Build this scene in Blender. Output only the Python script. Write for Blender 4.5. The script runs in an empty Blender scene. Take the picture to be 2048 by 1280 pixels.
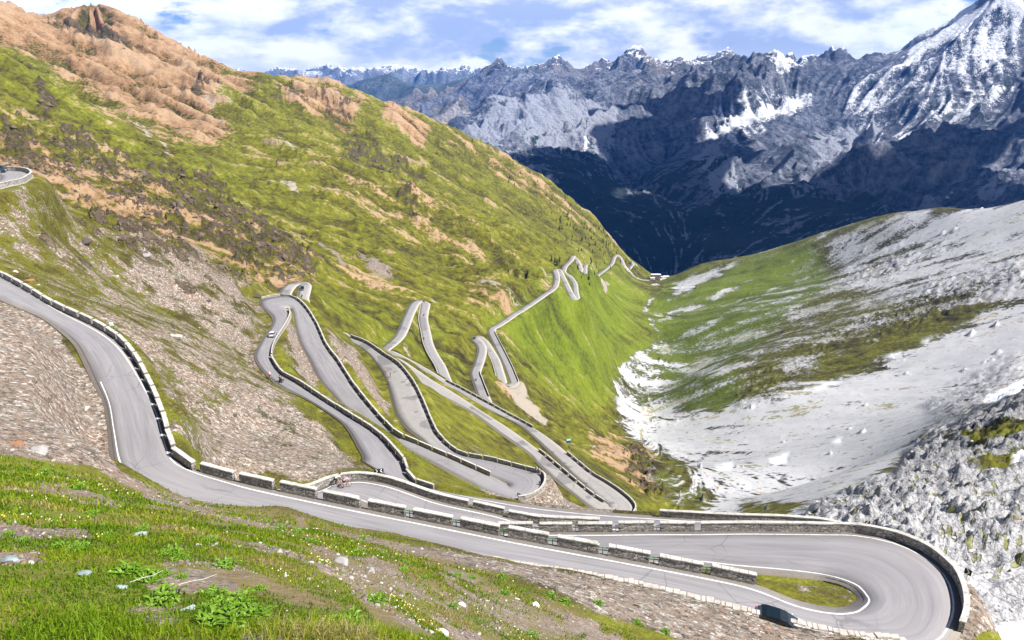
import bpy, math, random
import numpy as np
from mathutils import Vector, Matrix

random.seed(7)
RNG = np.random.default_rng(11)
SC = bpy.context.scene
COL = SC.collection
# ---------------------------------------------------------------- camera numbers (24 mm lens, tilted down 18.2 degrees)
F, CX, CY = 1365.0, 1024.0, 640.0
PITCH = math.radians(18.2)
SP, CP = math.sin(PITCH), math.cos(PITCH)


def ray(px, py):
    xn = (np.asarray(px, float) - CX) / F
    yn = (np.asarray(py, float) - CY) / F
    return np.stack([xn, CP - SP * yn, -(SP + CP * yn)], -1)      # one unit of depth along the lens axis


def at_d(px, py, d):
    return ray(px, py) * np.asarray(d, float)[..., None] if np.ndim(d) else ray(px, py) * d


def at_drop(px, py, drop):
    r = ray(px, py)
    return r * (np.asarray(drop, float) / -r[..., 2])[..., None] if np.ndim(drop) else r * (drop / -r[2])


def to_px(P):
    x, y, z = P[..., 0], P[..., 1], P[..., 2]
    d = y * CP - z * SP
    v = -(y * SP + z * CP)
    d = np.maximum(d, 1e-3)
    return CX + F * x / d, CY + F * v / d, d


# ---------------------------------------------------------------- numpy noise
def _hash(ix, iy, seed):
    h = (ix.astype(np.int64) * 374761393 + iy.astype(np.int64) * 668265263 + seed * 974634777) & 0xFFFFFFFF
    h = ((h ^ (h >> 13)) * 1274126177) & 0xFFFFFFFF
    h = (h ^ (h >> 16)) & 0xFFFFFFFF
    return h.astype(np.float64) / 4294967296.0


def vnoise(x, y, seed=0):
    fx, fy = np.floor(x), np.floor(y)
    tx, ty = x - fx, y - fy
    ix, iy = fx.astype(np.int64), fy.astype(np.int64)
    sx, sy = tx * tx * tx * (tx * (6 * tx - 15) + 10), ty * ty * ty * (ty * (6 * ty - 15) + 10)
    out = 0
    for dx in (0, 1):
        for dy in (0, 1):
            a = _hash(ix + dx, iy + dy, seed) * 6.2831853
            g = np.cos(a) * (tx - dx) + np.sin(a) * (ty - dy)
            out = out + g * (sx if dx else 1 - sx) * (sy if dy else 1 - sy)
    return out * 1.5


def fbm(x, y, seed=0, octv=5, gain=0.5, lac=2.03):
    a, s, t = 1.0, 0.0, 0.0
    for o in range(octv):
        s = s + a * vnoise(x, y, seed + o * 17)
        t += a
        a *= gain
        x, y = x * lac + 3.7, y * lac + 1.9
    return s / t


def ridged(x, y, seed=0, octv=6, gain=0.5, lac=2.1):
    a, s, t, w = 1.0, 0.0, 0.0, 1.0
    for o in range(octv):
        n = 1 - np.abs(vnoise(x, y, seed + o * 31)) * 1.6
        n = np.clip(n, 0, 1) ** 2 * w
        w = np.clip(n * 2.0, 0, 1)
        s = s + a * n
        t += a
        a *= gain
        x, y = x * lac + 5.1, y * lac + 2.3
    return s / t


def sstep(a, b, x):
    t = np.clip((x - a) / (b - a), 0, 1)
    return t * t * (3 - 2 * t)


# ---------------------------------------------------------------- thin plate surface over (azimuth, ln r), value z/r
class TPS:
    def __init__(self, P, lam=1e-4):
        P = np.asarray(P, float)
        r = np.hypot(P[:, 0], P[:, 1])
        self.c = np.stack([np.arctan2(P[:, 0], P[:, 1]), np.log(r)], -1)
        v = P[:, 2] / r
        n = len(P)
        K = self.phi(((self.c[:, None] - self.c[None]) ** 2).sum(-1)) + np.eye(n) * lam
        Q = np.c_[np.ones(n), self.c]
        A = np.block([[K, Q], [Q.T, np.zeros((3, 3))]])
        self.w = np.linalg.solve(A, np.r_[v, 0, 0, 0])

    @staticmethod
    def phi(d2):
        return 0.5 * d2 * np.log(d2 + 1e-12)

    def __call__(self, az, lr):
        sh = az.shape
        az, lr = az.ravel(), lr.ravel()
        out = np.empty(az.size)
        cs = np.float32
        c = self.c.astype(cs)
        w = self.w[:-3].astype(np.float64)
        for i in range(0, az.size, 20000):
            a, l = az[i:i + 20000].astype(cs), lr[i:i + 20000].astype(cs)
            d2 = (a[:, None] - c[None, :, 0]) ** 2 + (l[:, None] - c[None, :, 1]) ** 2
            out[i:i + 20000] = self.phi(d2).astype(np.float64) @ w
        out += self.w[-3] + self.w[-2] * az + self.w[-1] * lr
        return out.reshape(sh)


def resize(A, shape):
    """cubic (Catmull-Rom) resampling of a 2D array to a bigger shape"""
    for ax in (0, 1):
        n, m = A.shape[ax], shape[ax]
        t = np.linspace(0, n - 1, m)
        i = np.minimum(t.astype(int), n - 2)
        f = t - i
        idx = [np.clip(i + k, 0, n - 1) for k in (-1, 0, 1, 2)]
        w = [(-f + 2 * f ** 2 - f ** 3) / 2, (2 - 5 * f ** 2 + 3 * f ** 3) / 2, (f + 4 * f ** 2 - 3 * f ** 3) / 2, (-f ** 2 + f ** 3) / 2]
        sh = [1, 1]
        sh[ax] = m
        A = sum(np.take(A, idx[k], axis=ax) * w[k].reshape(sh) for k in range(4))
    return A


def bil(A, i, j):
    i = np.clip(i, 0, A.shape[0] - 1.001)
    j = np.clip(j, 0, A.shape[1] - 1.001)
    i0, j0 = i.astype(np.int32), j.astype(np.int32)
    fi, fj = i - i0, j - j0
    return (A[i0, j0] * (1 - fj) + A[i0, j0 + 1] * fj) * (1 - fi) + (A[i0 + 1, j0] * (1 - fj) + A[i0 + 1, j0 + 1] * fj) * fi


class Grid:
    """land as a height field on a fan: rows = ln r, columns = azimuth"""
    def __init__(self, az0, az1, na, r0, r1, nr):
        self.az = np.linspace(az0, az1, na)
        self.lr = np.linspace(math.log(r0), math.log(r1), nr)
        self.na, self.nr = na, nr
        self.daz, self.dlr = self.az[1] - self.az[0], self.lr[1] - self.lr[0]
        self.LR, self.AZ = np.meshgrid(self.lr, self.az, indexing='ij')
        self.R = np.exp(self.LR)
        self.X, self.Y = self.R * np.sin(self.AZ), self.R * np.cos(self.AZ)

    def idx(self, x, y):
        return (np.log(np.hypot(x, y)) - self.lr[0]) / self.dlr, (np.arctan2(x, y) - self.az[0]) / self.daz

    def height(self, x, y):
        return bil(self.Z, *self.idx(np.asarray(x, float), np.asarray(y, float)))

    def lic(self, src, Zs, n=22, step=1.0):
        gr = np.gradient(Zs, axis=0) / (self.R * self.dlr)
        gt = np.gradient(Zs, axis=1) / (self.R * self.daz)
        m = np.hypot(gr, gt) + 1e-9
        k = self.daz * step
        vi, vj = gr / m * k / self.dlr, gt / m * k / self.daz
        acc, wt = src.copy(), 1.0
        for sgn in (1, -1):
            I, J = np.meshgrid(np.arange(self.nr, dtype=float), np.arange(self.na, dtype=float), indexing='ij')
            for s in range(n):
                ii = np.clip(I.astype(np.int32), 0, self.nr - 1)
                jj = np.clip(J.astype(np.int32), 0, self.na - 1)
                I = I + sgn * vi[ii, jj]
                J = J + sgn * vj[ii, jj]
                ii = np.clip(np.rint(I).astype(np.int32), 0, self.nr - 1)
                jj = np.clip(np.rint(J).astype(np.int32), 0, self.na - 1)
                acc = acc + src[ii, jj]
                wt += 1
        acc /= wt
        return (acc - acc.mean()) / acc.std()

    def mesh(self, name, attrs, mat, keep=None):
        nr, na = self.nr, self.na
        V = np.stack([self.X, self.Y, self.Z], -1).reshape(-1, 3).astype(np.float32)
        a = (np.arange(nr - 1)[:, None] * na + np.arange(na - 1)[None]).ravel()
        q = np.stack([a, a + 1, a + 1 + na, a + na], -1)
        return raw_mesh(name, V, q, mat, attrs, smooth=True)


def blur(A, n):
    for _ in range(n):
        A = (np.roll(A, 1, 0) + A * 2 + np.roll(A, -1, 0)) / 4
        A = (np.roll(A, 1, 1) + A * 2 + np.roll(A, -1, 1)) / 4
    return A


# ---------------------------------------------------------------- objects
def raw_mesh(name, V, faces, mat, attrs=None, smooth=False, parent=None, link=True):
    """faces: (n,k) int array"""
    me = bpy.data.meshes.new(name)
    V = np.asarray(V, np.float32)
    Fq = np.asarray(faces, np.int32)
    n, k = Fq.shape
    me.vertices.add(len(V))
    me.vertices.foreach_set('co', V.ravel())
    me.loops.add(n * k)
    me.loops.foreach_set('vertex_index', Fq.ravel())
    me.polygons.add(n)
    me.polygons.foreach_set('loop_start', np.arange(0, n * k, k, dtype=np.int32))
    me.polygons.foreach_set('loop_total', np.full(n, k, np.int32))
    if smooth:
        me.polygons.foreach_set('use_smooth', np.ones(n, bool))
    for an, arr in (attrs or {}).items():
        arr = np.asarray(arr, np.float32)
        if arr.ndim == 1:
            at = me.attributes.new(an, 'FLOAT', 'POINT')
            at.data.foreach_set('value', arr)
        elif arr.shape[1] == 4:
            at = me.attributes.new(an, 'FLOAT_COLOR', 'POINT')
            at.data.foreach_set('color', arr.ravel())
        else:
            at = me.attributes.new(an, 'FLOAT_VECTOR', 'POINT')
            at.data.foreach_set('vector', arr.ravel())
    me.update(calc_edges=True)
    me.validate()
    if mat is not None:
        me.materials.append(mat)
    if not link:
        return me
    o = bpy.data.objects.new(name, me)
    COL.objects.link(o)
    if parent is not None:
        o.parent = parent
    return o


def tag(o, label=None, cat=None, group=None, kind=None):
    if label: o['label'] = label
    if cat: o['category'] = cat
    if group: o['group'] = group
    if kind: o['kind'] = kind
    return o


def empty(name, loc, rz=0.0, rot=None):
    o = bpy.data.objects.new(name, None)
    o.empty_display_size = 0.2
    o.location = loc
    o.rotation_euler = rot or (0, 0, rz)
    COL.objects.link(o)
    return o


def copy_tree(o, parent=None):
    c = o.copy()
    COL.objects.link(c)
    if parent is not None:
        c.parent = parent
    for ch in o.children:
        copy_tree(ch, c)
    return c


class MB:
    """collects simple shapes, then becomes ONE mesh"""
    def __init__(self):
        self.v, self.f, self.m = [], [], []
        self.mi = 0

    def add(self, v, f):
        b = len(self.v)
        self.v += [tuple(p) for p in v]
        self.f += [tuple(i + b for i in q) for q in f]
        self.m += [self.mi] * len(f)

    def box(self, c, s, rz=0.0, M=None, taper=1.0):
        cx, cy, cz = c
        hx, hy, hz = s[0] / 2, s[1] / 2, s[2] / 2
        v = []
        for z in (-1, 1):
            k = taper if z > 0 else 1.0
            for x, y in ((-1, -1), (1, -1), (1, 1), (-1, 1)):
                v.append((x * hx * k, y * hy * k, z * hz))
        ca, sa = math.cos(rz), math.sin(rz)
        v = [(x * ca - y * sa + cx, x * sa + y * ca + cy, z + cz) for x, y, z in v]
        if M is not None:
            v = [M @ Vector(p) for p in v]
        self.add(v, [(0, 3, 2, 1), (4, 5, 6, 7), (0, 1, 5, 4), (1, 2, 6, 5), (2, 3, 7, 6), (3, 0, 4, 7)])

    def tube(self, pts, rad, n=8, cap=True):
        pts = [Vector(p) for p in pts]
        if not isinstance(rad, (list, tuple)):
            rad = [rad] * len(pts)
        rings = []
        up = Vector((0, 0, 1))
        for i, p in enumerate(pts):
            t = (pts[min(i + 1, len(pts) - 1)] - pts[max(i - 1, 0)]).normalized()
            a = t.cross(up)
            if a.length < 1e-3:
                a = t.cross(Vector((1, 0, 0)))
            a.normalize()
            b = a.cross(t)
            rings.append([p + (a * math.cos(k * 2 * math.pi / n) + b * math.sin(k * 2 * math.pi / n)) * rad[i] for k in range(n)])
        v = [q for r in rings for q in r]
        f = []
        for i in range(len(pts) - 1):
            for k in range(n):
                f.append((i * n + k, i * n + (k + 1) % n, (i + 1) * n + (k + 1) % n, (i + 1) * n + k))
        if cap:
            f.append(tuple(range(n - 1, -1, -1)))
            f.append(tuple((len(pts) - 1) * n + k for k in range(n)))
        self.add(v, f)

    def lathe(self, c, prof, n=16, axis='Z'):
        """prof: (radius, offset along axis)"""
        v, f = [], []
        for r, h in prof:
            for k in range(n):
                a = 2 * math.pi * k / n
                u, w = r * math.cos(a), r * math.sin(a)
                v.append({'Z': (c[0] + u, c[1] + w, c[2] + h), 'Y': (c[0] + u, c[1] + h, c[2] + w), 'X': (c[0] + h, c[1] + u, c[2] + w)}[axis])
        for i in range(len(prof) - 1):
            for k in range(n):
                f.append((i * n + k, i * n + (k + 1) % n, (i + 1) * n + (k + 1) % n, (i + 1) * n + k))
        self.add(v, f)

    def blob(self, c, s, seed=0, sub=1, rough=0.25):
        v, f = ico(sub)
        rr = random.Random(seed)
        out = []
        for p in v:
            k = 1 + rr.uniform(-rough, rough)
            out.append((c[0] + p[0] * s[0] * k, c[1] + p[1] * s[1] * k, c[2] + p[2] * s[2] * k))
        self.add(out, f)

    def build(self, name, mat, parent=None, smooth=False, bevel=0.0, link=True):
        me = bpy.data.meshes.new(name)
        me.from_pydata(self.v, [], self.f)
        for m in (mat if isinstance(mat, (list, tuple)) else [mat]):
            me.materials.append(m)
        if isinstance(mat, (list, tuple)):
            me.polygons.foreach_set('material_index', self.m)
        if smooth:
            me.polygons.foreach_set('use_smooth', [True] * len(me.polygons))
        me.update()
        import bmesh
        bm = bmesh.new()
        bm.from_mesh(me)
        bmesh.ops.recalc_face_normals(bm, faces=bm.faces)
        if bevel:
            bmesh.ops.bevel(bm, geom=[e for e in bm.edges], offset=bevel, segments=2, affect='EDGES', clamp_overlap=True)
        bm.to_mesh(me)
        bm.free()
        if not link:
            return me
        o = bpy.data.objects.new(name, me)
        COL.objects.link(o)
        if parent is not None:
            o.parent = parent
        return o


_ICO = {}


def ico(sub):
    if sub not in _ICO:
        import bmesh
        bm = bmesh.new()
        bmesh.ops.create_icosphere(bm, subdivisions=sub, radius=1.0)
        _ICO[sub] = ([tuple(v.co) for v in bm.verts], [tuple(x.index for x in f.verts) for f in bm.faces])
        bm.free()
    return _ICO[sub]
# ================================================================ ROADS: one line of travel, downhill, traced from edge to edge
# ('AB', ax, ay, bx, by, drop) both edges; ('A'|'B', px, py, drop, w) one edge; ('C', px, py, drop, w) middle; ('W', x, y, drop, w) in metres
ROAD_MAIN = [
 ('AB',-150,478,-150,530,26.3),('AB',0,553,0,596,28.5),('AB',60,586,50,616,29.4),('AB',113,618,93,637,30.2),('AB',199,661,148,679,31.3),('AB',247,699,172,716,32),('AB',285,758,194,764,32.8),
 ('AB',316,823,213,806,33.4),('AB',333,880,222,860,34.0),('AB',352,920,232,925,34.5),('AB',393,942,258,962,34.8),('AB',460,962,345,996,35.2),('AB',533,980,480,1018,35.5),
 ('AB',700,1015,662,1045,36.2),('AB',902,1055,880,1095,37),('AB',1038,1082,1020,1120,37.5),('AB',1260,1123,1240,1154,38.4),('AB',1407,1151,1366,1183,39),
 ('AB',1506,1173,1490,1214,39.4),('AB',1593,1206,1600,1240,39.8),('AB',1660,1220,1700,1262,40.2),('AB',1700,1219,1800,1290,40.5),('AB',1718,1210,1880,1290,40.7),('AB',1728,1200,1914,1240,40.9),
 ('AB',1724,1190,1914,1190,41.1),('AB',1710,1174,1895,1148,41.2),('AB',1689,1164,1850,1110,41.3),('AB',1665,1157,1790,1083,41.5),('AB',1639,1152,1715,1068,41.7),('AB',1600,1147,1650,1066,41.8),
 ('AB',1550,1142,1590,1065,42.0),('AB',1465,1135,1490,1064,42.3),('AB',1386,1127,1400,1065,42.6),('B',1300,1065,42.9,5.7),('B',1200,1066,43.2,5.6),('B',1100,1066,43.6,5.6),('B',1000,1066,43.9,5.6),
 ('W',-8,58.2,44.4,5.5),('W',-15,58.8,44.9,5.5),('W',-22,60.2,45.3,5.5),('W',-27.2,63.5,45.7,5.5),('W',-28.6,68.2,46.0,5.5),
 ('A',635,981,46.4,5.2),('A',660,969,46.5,4.7),('A',701,962,46.6,4.3),('A',732,962,46.7,4.3),('A',779,971,46.9,4.8),('A',826,987,47.4,5.4),('A',880,1005,48,5.5),('A',980,1027,48.7,5.5),('A',1073,1048,49.4,5.5),
 ('W',14,68.5,50.3,5.5),('W',25,66.5,51.1,5.5),('W',33,65.8,51.7,5.5),('W',38.5,66.8,52.1,5.5),('W',41.3,69.2,52.4,5.5),('W',40.2,72,52.7,5.5),('W',36,73.4,53.0,5.5),('W',28,75,53.7,5.5),('W',20,77,54.5,5.5),('W',8,80.5,55.8,5.5),('W',-3,85.5,57.3,5.5),
 ('AB',746,933,837,969,58.8),('AB',727,907,800,920,59.4),('AB',693,852,754,870,60.5),('AB',651,820,699,834,61.4),('AB',608,794,645,800,62.3),('AB',565,773,593,767,63.2),
 ('AB',532,745,562,748,64),('AB',513,718,545,724,64.6),('AB',515,700,542,709,65),('AB',529,675,549,685,65.8),('AB',547,648,568,654,66.6),('AB',546,632,578,632,67.1),
 ('AB',526,612,576,621,67.7),('AB',524,599,570,616,68.1),('AB',545,594,572,613.5,68.4),('AB',570,592,577,613.5,68.6),('AB',592,599,584,616,68.9),('AB',611,617,588,628,69.4),
 ('AB',632,651,592,655,70.5),('AB',651,691,602,685,71.6),('AB',675,724,620,718,72.7),('AB',705,770,640,757,73.9),('AB',733,806,669,791,75),('AB',760,837,694,818,75.8),('AB',791,867,740,850,76.6),
 ('AB',833,888,795,885,77.4),('AB',902,918,854,918,78.4),('AB',977,952,932,959,79.4),('AB',1005,966,970,979,79.9),('AB',1016,972,1035,998,80.3),('AB',1018,970,1075,985,80.6),('AB',1015,966,1087,963,80.9),
 ('AB',1000,960,1079,949,81.2),('AB',970,948,1046,939,81.7),('AB',930,930,984,923,82.5),('AB',895,912,929,912,83.2),('AB',862,893,902,898,84),('AB',845,878,875,872,84.8),('AB',815,855,860,842,85.8),
 ('AB',794,825,843,800,87),('AB',782,785,824,764,88.5),('AB',772,758,797,730,90),('AB',754,727,766,709,92),('AB',733,703,736,688,93.5),('AB',705,685,705,675,94.8),
 ('C',675,668,96,5.2),('C',640,662,97.5,5.2),('C',600,630,99,5.2),('C',576,602,100,5.2),('C',570,588,100.4,5.2),('C',580,573,100.9,5.2),('C',590,567,101.4,5.2),('C',603,566,101.8,5.2),('C',610,571,102.2,5.2),
 ('C',608,585,102.8,5.2),('C',605,598,103.4,5.2),('C',612,618,105,5),('C',640,652,107.5,5),('C',690,690,110.5,5),('C',740,714,112.8,5),
 ('A',792,716,114.5,5.2),('A',827,737,115.6,5.2),('A',865,763,116.6,5.2),('A',900,783,117.5,5.2),
 ('AB',957,820,939,820,118.8),('AB',1017,859,998,863,120),('AB',1076,902,1056,904,121),('AB',1107,927,1076,925,121.6),('AB',1142,957,1115,961,122.2),('AB',1181,988,1144,984,122.8),('AB',1209,1007,1180,1012,123.2),
 ('AB',1218,1013,1228,1040,123.6),('AB',1219,1012,1258,1033,123.9),('AB',1216,1008,1269,1018,124.1),('AB',1210,1003,1262,1004,124.3),('AB',1193,990,1240,985,124.8),('AB',1166,966,1212,966,125.3),
 ('AB',1140,942,1181,947,125.9),('AB',1112,914,1136,910,126.8),('AB',1068,873,1098,878,128.3),('AB',1040,850,1064,855,129.2),('AB',1005,832,1029,836,130.3),('AB',952,806,966,802,131.8),('AB',912,780,920,777,133.2),
 ('C',885,766,134.2,5),('C',850,744,136,5),('C',815,724,138,5),('C',780,706,140.5,5.2),
 ('C',768,701,141.5,5.4),('C',782,689,143,5.4),('C',798,674,144.5,5.4),('C',808,655,146,5.4),('C',818,630,148,5.4),('C',830,607,150,5.4),('C',841,602,151,5.4),('C',850,607,151.5,5.4),('C',848,622,152.3,5.4),
 ('C',846,640,153.3,5.4),('C',851,665,154.7,5.4),('C',856,688,156,5.4),('C',866,710,157,5.4),('C',880,733,158,5.4),('C',892,763,159.3,5.4),('C',905,790,160.4,5.2),('C',925,812,161.5,5.2),('C',950,832,162.6,5.2),
 ('C',970,836,163.2,5.2),('C',980,826,163.8,5.2),('C',974,808,164.4,5.2),('C',966,790,165.2,5.4),('C',955,760,167.5,5.4),('C',951,745,169.5,5.4),('C',959,722,173,5.4),('C',964,699,176.5,5.4),('C',958,685,178.5,5.4),
 ('C',949,677,180,5.4),('C',957,674,181,5.4),('C',966,682,182,5.4),('C',981,704,184.5,5.4),('C',991,722,187,5.4),('C',999,747,190,5.4),('C',1005,766,192.6,5.4),('C',1015,771,194,5.4),('C',1028,766,195,5.4),
 ('C',1022,747,197.5,5.4),('C',1016,732,199.3,5.4),('C',1006,711,202,5.4),('C',994,687,205,5.4),('C',984,666,207.5,5.4),('C',985,657,209,5.4),('C',996,651,211,5.4),('C',1016,638,214,5.4),('C',1033,626,217,5.4),
 ('C',1044,620,219,5.4),('C',1087,591,226,5.4),('C',1109,574,231,5.4),('C',1114,554,237,5.4),('C',1110,540,241,5.6),('C',1117,540,242.5,5.6),('C',1127,558,246,5.6),('C',1140,585,250,5.6),('C',1148,598,252,5.6),('C',1153,597,253,5.6),
 ('C',1151,583,255.5,5.6),('C',1149,567,259,5.6),('C',1140,554,264,5.6),('C',1133,549,267,5.6),('C',1127,543,271,5.6),('C',1131,532,278,5.6),('C',1142,521,286,5.6),('C',1147,511.5,291,6),('C',1152,518,295,6),
 ('C',1162,539,305,6),('C',1167,547,310,6),('C',1169.5,546,313,6),('C',1169.5,536,319,6),('C',1172,529.5,325,6),('C',1177,530,330,6),('C',1180,538,336,6),('C',1181,546,341,6),('C',1191,556,357,6),('C',1200,567.6,382,6),
 ('C',1206,569,392,6),('C',1201,561,399,6),('C',1195,552,408,6),('C',1200,547,415,6),('C',1212,538,428,6),('C',1224,527,440,6),('C',1228,515.5,450,6.5),('C',1233,510.5,457,6.5),('C',1238,511,461,6.5),('C',1244,522,472,6.5),
 ('C',1248,531,480,6.5),('C',1257,541,491,6.5),('C',1263,547,499,6.5),('C',1274.5,556,509,6.5),('C',1285,559.5,514,6.5),('C',1298,560.5,517,6.5)]
ROAD_TOP = [('C',-260,352,19.5,5.5),('C',-60,380,18.8,5.5),('C',0,369,18.5,5.5),('C',24,360,18.4,5.5),('C',32,352,18.2,5.5),('C',20,345.5,18.0,5.5),('C',-10,343.5,17.8,5.5),('C',-80,340,17.2,5.5),('C',-260,330,16,5.5)]
ROAD_LOW = [('C',1248,531,481,5),('C',1258,538,494,5),('C',1262,533,501,5),('C',1265.6,529.5,507,5),('C',1263,524,515,5),('C',1266,524,518,5),('C',1271,529.5,526,5),('C',1278,540,535,5),('C',1285,547,542,5)]


def cr(P, t):
    """Catmull-Rom through rows of P at parameter t (index units)"""
    n = len(P)
    i = np.clip(np.floor(t).astype(int), 0, n - 2)
    f = (t - i)[:, None]
    p0, p1, p2, p3 = P[np.maximum(i - 1, 0)], P[i], P[i + 1], P[np.minimum(i + 2, n - 1)]
    return 0.5 * (2 * p1 + (p2 - p0) * f + (2 * p0 - 5 * p1 + 4 * p2 - p3) * f ** 2 + (3 * p1 - p0 - 3 * p2 + p3) * f ** 3)


REVET = 1.15       # height of the stone revetment on the uphill side of the nearest road


def revet_h(e):
    """on the nearest road the traced near edge is the top of that revetment"""
    if e[0] == 'AB' and 35.4 < e[5] < 40.45:
        return REVET * min(1, (e[5] - 35.4) / .7)
    return 0.0


class Road:
    def __init__(self, ents, step=0.9, rel=0.006):
        ref = []
        for e in ents:
            if e[0] == 'AB':
                ref.append((at_drop(e[1], e[2], e[5]) + at_drop(e[3], e[4], e[5])) / 2)
            elif e[0] == 'W':
                ref.append(np.array([e[1], e[2], -e[3]]))
            else:
                ref.append(at_drop(e[1], e[2], e[3]))
        ref = np.array(ref)
        A, B = [], []
        for k, e in enumerate(ents):
            t = ref[min(k + 1, len(ref) - 1)] - ref[max(k - 1, 0)]
            t[2] = 0
            t /= np.linalg.norm(t)
            right = np.array([t[1], -t[0], 0])
            if e[0] == 'AB':
                A.append(at_drop(e[1], e[2], e[5])); B.append(at_drop(e[3], e[4], e[5] - revet_h(e)) - [0, 0, revet_h(e)])
            elif e[0] == 'A':
                A.append(ref[k]); B.append(ref[k] + right * e[4])
            elif e[0] == 'B':
                B.append(ref[k]); A.append(ref[k] - right * e[4])
            else:
                A.append(ref[k] - right * e[4] / 2); B.append(ref[k] + right * e[4] / 2)
        self.A0, self.B0 = np.array(A), np.array(B)
        mid = (self.A0 + self.B0) / 2
        ts = [0.0]
        for k in range(len(ents) - 1):
            L = np.linalg.norm(mid[k + 1] - mid[k])
            n = max(2, int(round(L / max(step, rel * np.linalg.norm(mid[k])))))
            ts += list(k + np.arange(1, n + 1) / n)
        self.t = np.array(ts)
        self.rev = np.interp(self.t, np.arange(len(ents)), [revet_h(e) for e in ents])
        self.A, self.B = cr(self.A0, self.t), cr(self.B0, self.t)
        self.C = (self.A + self.B) / 2
        self.hw = np.linalg.norm((self.A - self.B)[:, :2], axis=1) / 2
        self.s = np.r_[0, np.cumsum(np.linalg.norm(np.diff(self.C, axis=0), axis=1))]

    def tpar(self, k):
        """arc length at entry number k"""
        return np.interp(k, self.t, self.s)

    def near_px(self, px, py, lo=0, hi=None):
        u, v, d = to_px(self.C)
        q = (u - px) ** 2 + (v - py) ** 2
        hi = hi or len(q)
        return lo + int(np.argmin(q[lo:hi]))


R1, R0, R2 = Road(ROAD_MAIN), Road(ROAD_TOP), Road(ROAD_LOW)
ROADS = [R1, R0, R2]

# ================================================================ LAND: control points (px, py, depth)
LAND = '''
-400 1280 7,0 1280 7.5,350 1280 7.5,700 1280 8.5,900 1280 18,1100 1280 30,1300 1280 40,1500 1280 46,1690 1279 50.5,350 1100 15.6,0 1100 14,-350 1100 14,700 1150 17,0 1000 25,350 1020 33,600 1072 36,350 1002 54,300 988 52,420 1014 53,480 1027 53,560 1042 53,640 1055 52,720 1069 52,800 1084 52,800 1105 45,900 1180 30,1100 1180 43,1300 1205 48,
1960 1280 60,2048 1280 80,2300 1300 90,100 960 34,0 900 44,200 920 52,-300 900 44,150 850 61,0 750 67,100 720 76,0 625 88,60 640 95,-300 620 85,170 790 69,
60 420 175,0 400 155,0 480 132,-300 420 140,150 500 160,300 490 200,430 540 225,510 585 238,200 600 135,350 650 140,450 720 140,400 850 95,550 850 112,650 920 97,480 930 84,380 900 77,100 560 125,
-400 -60 1500,-200 -40 1600,0 15 1700,100 42 1750,165 30 2000,210 15 2000,250 30 1990,330 80 1950,400 118 1920,450 140 1900,510 158 1900,560 165 1900,640 172 1950,700 190 2000,740 212 2050,860 245 2150,930 275 2200,1000 308 2250,1050 335 2300,1100 370 2350,1170 425 2400,1240 500 2450,1300 548 2500,
-300 120 900,100 200 1000,0 120 900,0 250 650,0 320 450,-300 300 500,100 380 400,200 300 700,300 440 430,400 500 400,480 550 385,500 400 720,600 500 520,700 560 570,700 600 480,400 300 1000,600 300 1150,800 400 1000,800 500 750,900 550 750,1000 550 900,1000 450 1300,1100 480 1400,600 200 1600,300 150 1500,350 230 1250,800 300 1600,1000 380 1800,200 90 1650,
1100 700 760,1100 800 560,1150 850 560,1200 850 650,1200 700 1000,1250 650 1300,1200 620 1250,1100 880 400,1150 890 385,1180 860 500,1250 930 420,1300 980 330,1350 1030 250,1290 1030 238,1300 1055 190,1200 1045 180,1150 1020 165,1250 1060 150,
1310 575 1948,1295 620 1644,1325 680 1359,1245 745 1104,1235 800 933,1255 870 742,1330 930 564,1420 1000 355,
1580 1040 170,1700 1000 175,1640 1010 180,1720 980 195,1800 932 230,1900 862 280,2048 775 330,2300 700 360,1950 1150 95,2048 1000 170,2040 880 240,1850 1050 125,1780 1020 140,2300 1000 170,
1500 950 430,1600 900 500,1700 850 570,1800 800 620,1900 760 650,2048 700 680,2300 560 760,2048 755 560,1900 815 470,1720 955 380,1580 985 370,1500 800 760,1400 900 620,1350 850 760,1300 830 850,1700 750 800,1900 650 860,2048 560 900,1500 700 1050,1400 760 980,1600 650 1150,1800 560 1200,2048 470 1150,2048 405 1300,2300 330 1300,
1500 600 1500,1400 650 1350,1400 580 1700,1650 530 1650,1850 450 1500,1340 556 2030,1405 527 2050,1450 520 2020,1540 499 1950,1640 468 1900,1770 430 1750,1800 428 1740,1900 414 1550,1960 417 1450'''
RIDGE = '''-400 -60 1500,-200 -40 1600,0 15 1700,165 30 2000,210 15 2000,330 80 1950,450 140 1900,560 165 1900,700 190 2000,740 212 2050,860 245 2150,930 275 2200,1000 308 2250,1100 370 2350,1170 425 2400,1240 500 2450,1300 548 2500,
1340 556 2030,1405 527 2050,1450 520 2020,1540 499 1950,1640 468 1900,1770 430 1750,1900 414 1550,2048 405 1300,2300 330 1300'''


def pts3(s):
    a = np.array([[float(q) for q in p.split()] for p in s.replace('\n', '').split(',') if p.strip()])
    return at_d(a[:, 0], a[:, 1], a[:, 2])


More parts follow.
